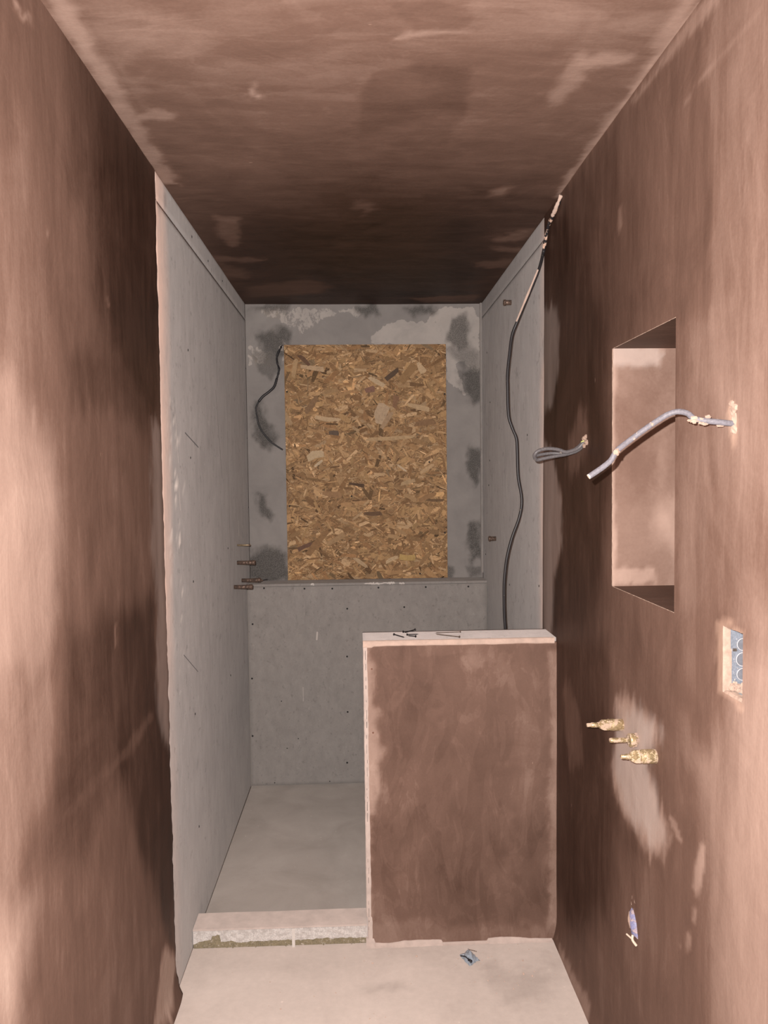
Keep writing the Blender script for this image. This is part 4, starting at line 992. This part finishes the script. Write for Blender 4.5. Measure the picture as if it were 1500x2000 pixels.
# ------------------------------------------------------------------ brass fittings
def valve(y, z, xt, lab, kind):
    e = empty('brass_fitting', (XR, y, z)); x0 = XR + .012; L = x0 - xt; ax = (-1, .0, .012)
    if kind == 'rod':
        keep(MB().lathe((x0, y, z), ax, [(0, .010), (.020, .0115), (.022, .015), (.034, .0158), (.036, .0145), (.036, .0095), (.030, .009)], 20).build('sleeve', M['brass'], None, True), e)
        keep(MB().lathe((x0, y, z), ax, [(0, .0058), (L - .004, .0058), (L, .0048), (L, .003)], 16).build('spindle', M['brass'], None, True), e)
    else:
        r = .0145 if kind == 'a' else .0155
        keep(MB().lathe((x0, y, z), ax, [(0, r), (.045, r), (.048, r * .93), (.052, r * .93)], 20).build('body', M['brass'], None, True), e)
        keep(MB().lathe((x0, y, z), ax, [(.051, r * .9), (.053, r * 1.02), (.064, r * 1.0), (.070, r * .74), (.072, r * .70)], 6).build('hex_nut', M['brass']), e)
        keep(MB().lathe((x0, y, z), ax, [(.06, .0062), (L - .012, .0062), (L - .010, .0050), (L - .002, .0048), (L, .0038)], 14).build('spindle', M['brass'], None, True), e)
    g = MB(); rr = random.Random(int(y * 1000))
    for i in range(7):
        a = rr.uniform(0, 2 * math.pi); t_ = rr.uniform(.0, .75 if kind != 'rod' else .3); rad = .0125 if t_ < .6 else .006
        g.lump((x0 - .012 - (L - .02) * t_, y + rad * math.cos(a), z + rad * math.sin(a)), (.005 + .004 * rr.random(), .003, .002 + .003 * rr.random()), i, 5, 7)
    tag(keep(g.build('plaster_splash', M['cream_dimmed']), e), kind='stuff')
    tag(e, lab, 'fitting', 'brass tap fittings in the right wall')
valve(1.848, .930, .562, 'plaster-caked brass valve body, farthest and topmost of three under the niche', 'a')
valve(1.746, .927, .585, 'slim brass spindle in a flared collar between the two valve bodies', 'rod')
valve(1.636, .929, .573, 'plaster-caked brass valve body, nearest of the three below the niche', 'c')

# ------------------------------------------------------------------ socket box sunk in the right wall
sb = empty('socket_box', (XR + .012, (BY0 + BY1) / 2, BZ0))
bx0, bx1 = XR + .011, XR + .058
m_ = MB()
th = .0012
m_.box((bx0, BY1 - .002, BZ0 + .010), (bx1, BY1 - .002 + th, BZ1 - .004))
m_.box((bx0, BY0 - .001 - th, BZ0 + .010), (bx1, BY0 - .001, BZ1 - .004))
m_.box((bx0, BY0 - .001, BZ1 - .004), (bx1, BY1 - .001, BZ1 - .004 + th))
m_.box((bx0, BY0 - .001, BZ0 + .010 - th), (bx1, BY1 - .001, BZ0 + .010))
m_.box((bx1, BY0 - .002, BZ0 + .009), (bx1 + th, BY1, BZ1 - .003))
keep(m_.build('steel_shell', M['metal']), sb)
M['kring'] = simple('knockout_rim', (.34, .335, .35), .5, var=.1)
for z, r in ((1.243, .0115), (1.216, .0130), (1.189, .0115)):
    k = keep(MB().lathe((XR + .033, BY1 - .0018, z), (0, -1, 0), [(0, r * .9), (.0008, r * .9), (.0009, r * .1)], 24).build('knockout', M['kdisc'], None), sb)
    MB().lathe((XR + .033, BY1 - .0018, z), (0, -1, 0), [(0, r * 1.02), (.0022, r * 1.0), (.0026, r * .95), (.0022, r * .89), (.0004, r * .88)], 24).build('rim', M['kring'], k, True)
keep(MB().box((bx0 + .003, BY1 - .0045, 1.231), (bx0 + .010, BY1 - .001, 1.236)).build('fixing_lug', M['steel']), sb)
def reveal():      # thick plaster lining of the hole, wavering inner edge
    g = MB(); rr = random.Random(2)
    x0, x1 = XR - .0012, XR + .0125
    ring = []
    def edge(p, q, nn):
        return [tuple(p[i] + (q[i] - p[i]) * k / nn for i in range(2)) for k in range(nn)]
    cs = [(BY0 + .0, BZ0 + .006), (BY1 - .003, BZ0 + .004), (BY1 - .002, BZ1 - .003), (BY0 + .0, BZ1 - .002)]
    co = [(BY0 - .006, BZ0 - .008), (BY1 + .004, BZ0 - .010), (BY1 + .004, BZ1 + .004), (BY0 - .006, BZ1 + .004)]
    I = []; O = []
    for k in range(4):
        I += edge(cs[k], cs[(k+1) % 4], 10); O += edge(co[k], co[(k+1) % 4], 10)
    V = []; n_ = len(I)
    for (iy, iz), (oy, oz) in zip(I, O):
        jy = (rr.random() - .5) * .002; jz = (rr.random() - .5) * .002
        V += [(x0 - .0006, oy, oz), (x0 - .0012, iy + (oy - iy) * .35 + jy, iz + (oz - iz) * .35 + jz), (x0 + .002, iy + jy, iz + jz), (x1, iy + jy * 2, iz + jz * 2), (x1, oy, oz)]
    F = []
    for i in range(n_):
        j = (i + 1) % n_
        for k in range(5): F.append((i*5+k, i*5+(k+1) % 5, j*5+(k+1) % 5, j*5+k))
    return g.add(V, F)
keep(reveal().build('plaster_lining', M['cream_dimmed']), sb)
g = MB(); rr = random.Random(6)
for i in range(14): g.lump((XR + .004 + .03 * rr.random(), BY0 + .01 + .055 * rr.random(), BZ0 + .010 + .006 * rr.random()), .003 + .004 * rr.random(), i, 5, 7)
tag(keep(g.build('plaster_crumbs', M['cream_dimmed']), sb), kind='stuff')
tag(sb, 'steel socket box with round knockouts sunk in the right wall below the niche', 'socket box')

# ------------------------------------------------------------------ blue sleeve low in the right wall
bs = empty('blue_sleeve', (XR, 1.758, .475))
g = MB(); V = []; F = []; rr = random.Random(4)
prof = [(.508, .006, .004), (.500, .011, .010), (.488, .013, .013), (.474, .013, .014), (.462, .011, .012), (.455, .008, .006)]
sg = 12
for zc, ry, rx in prof:
    yc = 1.772 - (.508 - zc) * .55
    for k in range(sg):
        a = 2 * math.pi * k / sg; q = 1 + .3 * (rr.random() - .5)
        V.append((XR - .002 + rx * math.cos(a) * q, yc + ry * math.sin(a) * q, zc))
for i in range(len(prof) - 1):
    for k in range(sg): F.append((i*sg+k, i*sg+(k+1) % sg, (i+1)*sg+(k+1) % sg, (i+1)*sg+k))
F.append(tuple(range(sg))); F.append(tuple((len(prof)-1)*sg+k for k in range(sg)))
keep(g.add(V, F).build('crumpled_sleeve', M['blue'], None, True), bs)
keep(MB().tube([(XR - .012, 1.748, .458), (XR - .014, 1.745, .448), (XR - .006, 1.741, .436)], .0030, 7, 4).tube([(XR - .014, 1.746, .449), (XR - .022, 1.762, .452)], .0022, 7, 3).build('cut_tie', M['ivory']), bs)
g = MB()
for i in range(16): g.lump((XR - .001, 1.785 - .03 * rr.random(), .50 + .035 * rr.random()), (.003, .004 + .003 * rr.random(), .006 + .004 * rr.random()), i, 5, 7)
for i in range(4): g.lump((XR - .001, 1.742 + .008 * rr.random(), .428 + .012 * rr.random()), (.003, .004, .006), i + 30, 5, 7)
tag(keep(g.build('plaster_crust', M['cream_dimmed']), bs), kind='stuff')
keep(MB().tube([(XR - .010, 1.772, .500), (XR - .0155, 1.764, .486), (XR - .013, 1.757, .470)], .0032, 7, 5, jit=.3).build('plaster_run', M['cream_dimmed'], None, True), bs)
tag(bs, 'scrap of crumpled blue plastic sleeve with ivory tie, low in the right wall', 'sleeve')

# ------------------------------------------------------------------ loose screws on the divider top
def screw(head, tip, r, mat, lab, grp, z=HWZ):
    hx, hy = head; tx, ty = tip
    d = Vector((tx - hx, ty - hy, 0)); L = d.length; d.normalize()
    e = empty('loose_screw', (hx, hy, z)); zc = z + r * 1.9
    drop = -(r * 1.0) / L
    ax = (d.x, d.y, drop)
    keep(MB().lathe((hx, hy, zc), ax, [(-.0004, r * 1.3), (.0004, r * 2.0), (.0012, r * 2.0), (r * 1.9, r * .95)], 12).build('head', mat), e)
    prof = [(r * 1.7, r * .9)]; s_ = r * 2.2; k = 0
    while s_ < L - r * 3:
        prof.append((s_, r * (1.0 if k % 2 else .68))); s_ += r * .75; k += 1
    prof += [(L - r * 3, r * .68), (L, r * .08)]
    keep(MB().lathe((hx, hy, zc), ax, prof, 8).build('threaded_shank', mat), e)
    return tag(e, lab, 'screw', grp)
G1 = 'short black screws on the divider'; G2 = 'long screws on the divider'
screw((.122, 2.552), (.156, 2.508), .0021, M['screw'], 'short black screw lying alone, leftmost on the divider top', G1)
screw((.155, 2.591), (.196, 2.6115), .0021, M['screw'], 'rearmost short black screw of the pile, head to the left', G1)
screw((.1985, 2.603), (.158, 2.564), .0021, M['screw'], 'short black screw of the pile with its head at upper right', G1, HWZ + .0045)
screw((.165, 2.545), (.206, 2.556), .0021, M['screw'], 'short black screw of the pile with bare tip pointing right', G1)
screw((.193, 2.512), (.166, 2.537), .0021, M['screw'], 'frontmost short black screw of the pile, head at lower right', G1, HWZ + .0002)
screw((.351, 2.575), (.262, 2.573), .0018, M['steel'], 'long thin silvery screw, rear one of the pair on the divider', G2)
screw((.336, 2.491), (.263, 2.552), .0021, M['steel'], 'long brownish screw, front one of the pair on the divider', G2)

# ------------------------------------------------------------------ litter on the floor
lt = empty('plastic_scrap', (.345, 2.385, 0))
rr = np.random.default_rng(3); n = 9
V = []; F = []
for i in range(n):
    for j in range(n):
        u, v = i / (n - 1) - .5, j / (n - 1) - .5
        ru, rv = u * .80 - v * .60, u * .60 + v * .80; x = .345 + ru * .044 + .005 * (rr.random() - .5); y = 2.384 + rv * .058 - ru * .012 + .006 * (rr.random() - .5)
        z = .002 + (.017 * max(0, 1 - 2.4 * max(abs(u), abs(v))) + .010 * rr.random()) * (1.0 if max(abs(u), abs(v)) < .45 else .25)
        V.append((x, y, z))
for i in range(n - 1):
    for j in range(n - 1): F.append((i*n+j, (i+1)*n+j, (i+1)*n+j+1, i*n+j+1))
o = keep(MB().add(V, F).build('crumpled_film', M['film']), lt)
sd = o.modifiers.new('thick', 'SOLIDIFY'); sd.thickness = .0006
keep(MB().tube([(.317, 2.382, .012), (.330, 2.372, .016), (.342, 2.361, .010)], .0018, 7, 4).build('tear_strip', M['screw'], None, True), lt)
keep(MB().lathe((.338, 2.364, .010), (.82, -.55, -.1), [(0, .002), (.001, .0042), (.012, .0046), (.014, .003)], 10).build('dark_tip', M['screw'], None, True), lt)
tag(lt, 'crumpled scrap of clear bluish film with dark tip on the floor before the divider', 'litter')
nl = MB().tube([(.349, 2.428, .0028), (.362, 2.423, .0026), (.374, 2.417, .0022)], .0014, 7, 3).lathe((.3485, 2.4283, .0028), (-.9, .3, 0), [(0, .0030), (.001, .0030)], 8)
tag(nl.build('small_nail', M['steel'], None, True), 'small brownish nail on the floor behind the film scrap', 'nail')
cr = MB(); rr = random.Random(17)
for i in range(90):
    x = rr.uniform(-.5, .6); y = rr.uniform(1.9, 2.46)
    if i < 45: x, y = rr.gauss(.47, .07), rr.gauss(2.30, .06)
    x = min(max(x, -.52), .61); y = min(y, 2.45)
    r = rr.uniform(.0008, .0022) if i % 9 else rr.uniform(.0025, .0040)
    cr.lump((x, y, r * .3 + .0004), (r, r * rr.uniform(.7, 1.3), r * .6), i, 4, 6)
tag(cr.build('plaster_crumbs', M['cream']), 'tiny plaster crumbs scattered over the pale floor', 'crumbs', kind='stuff')
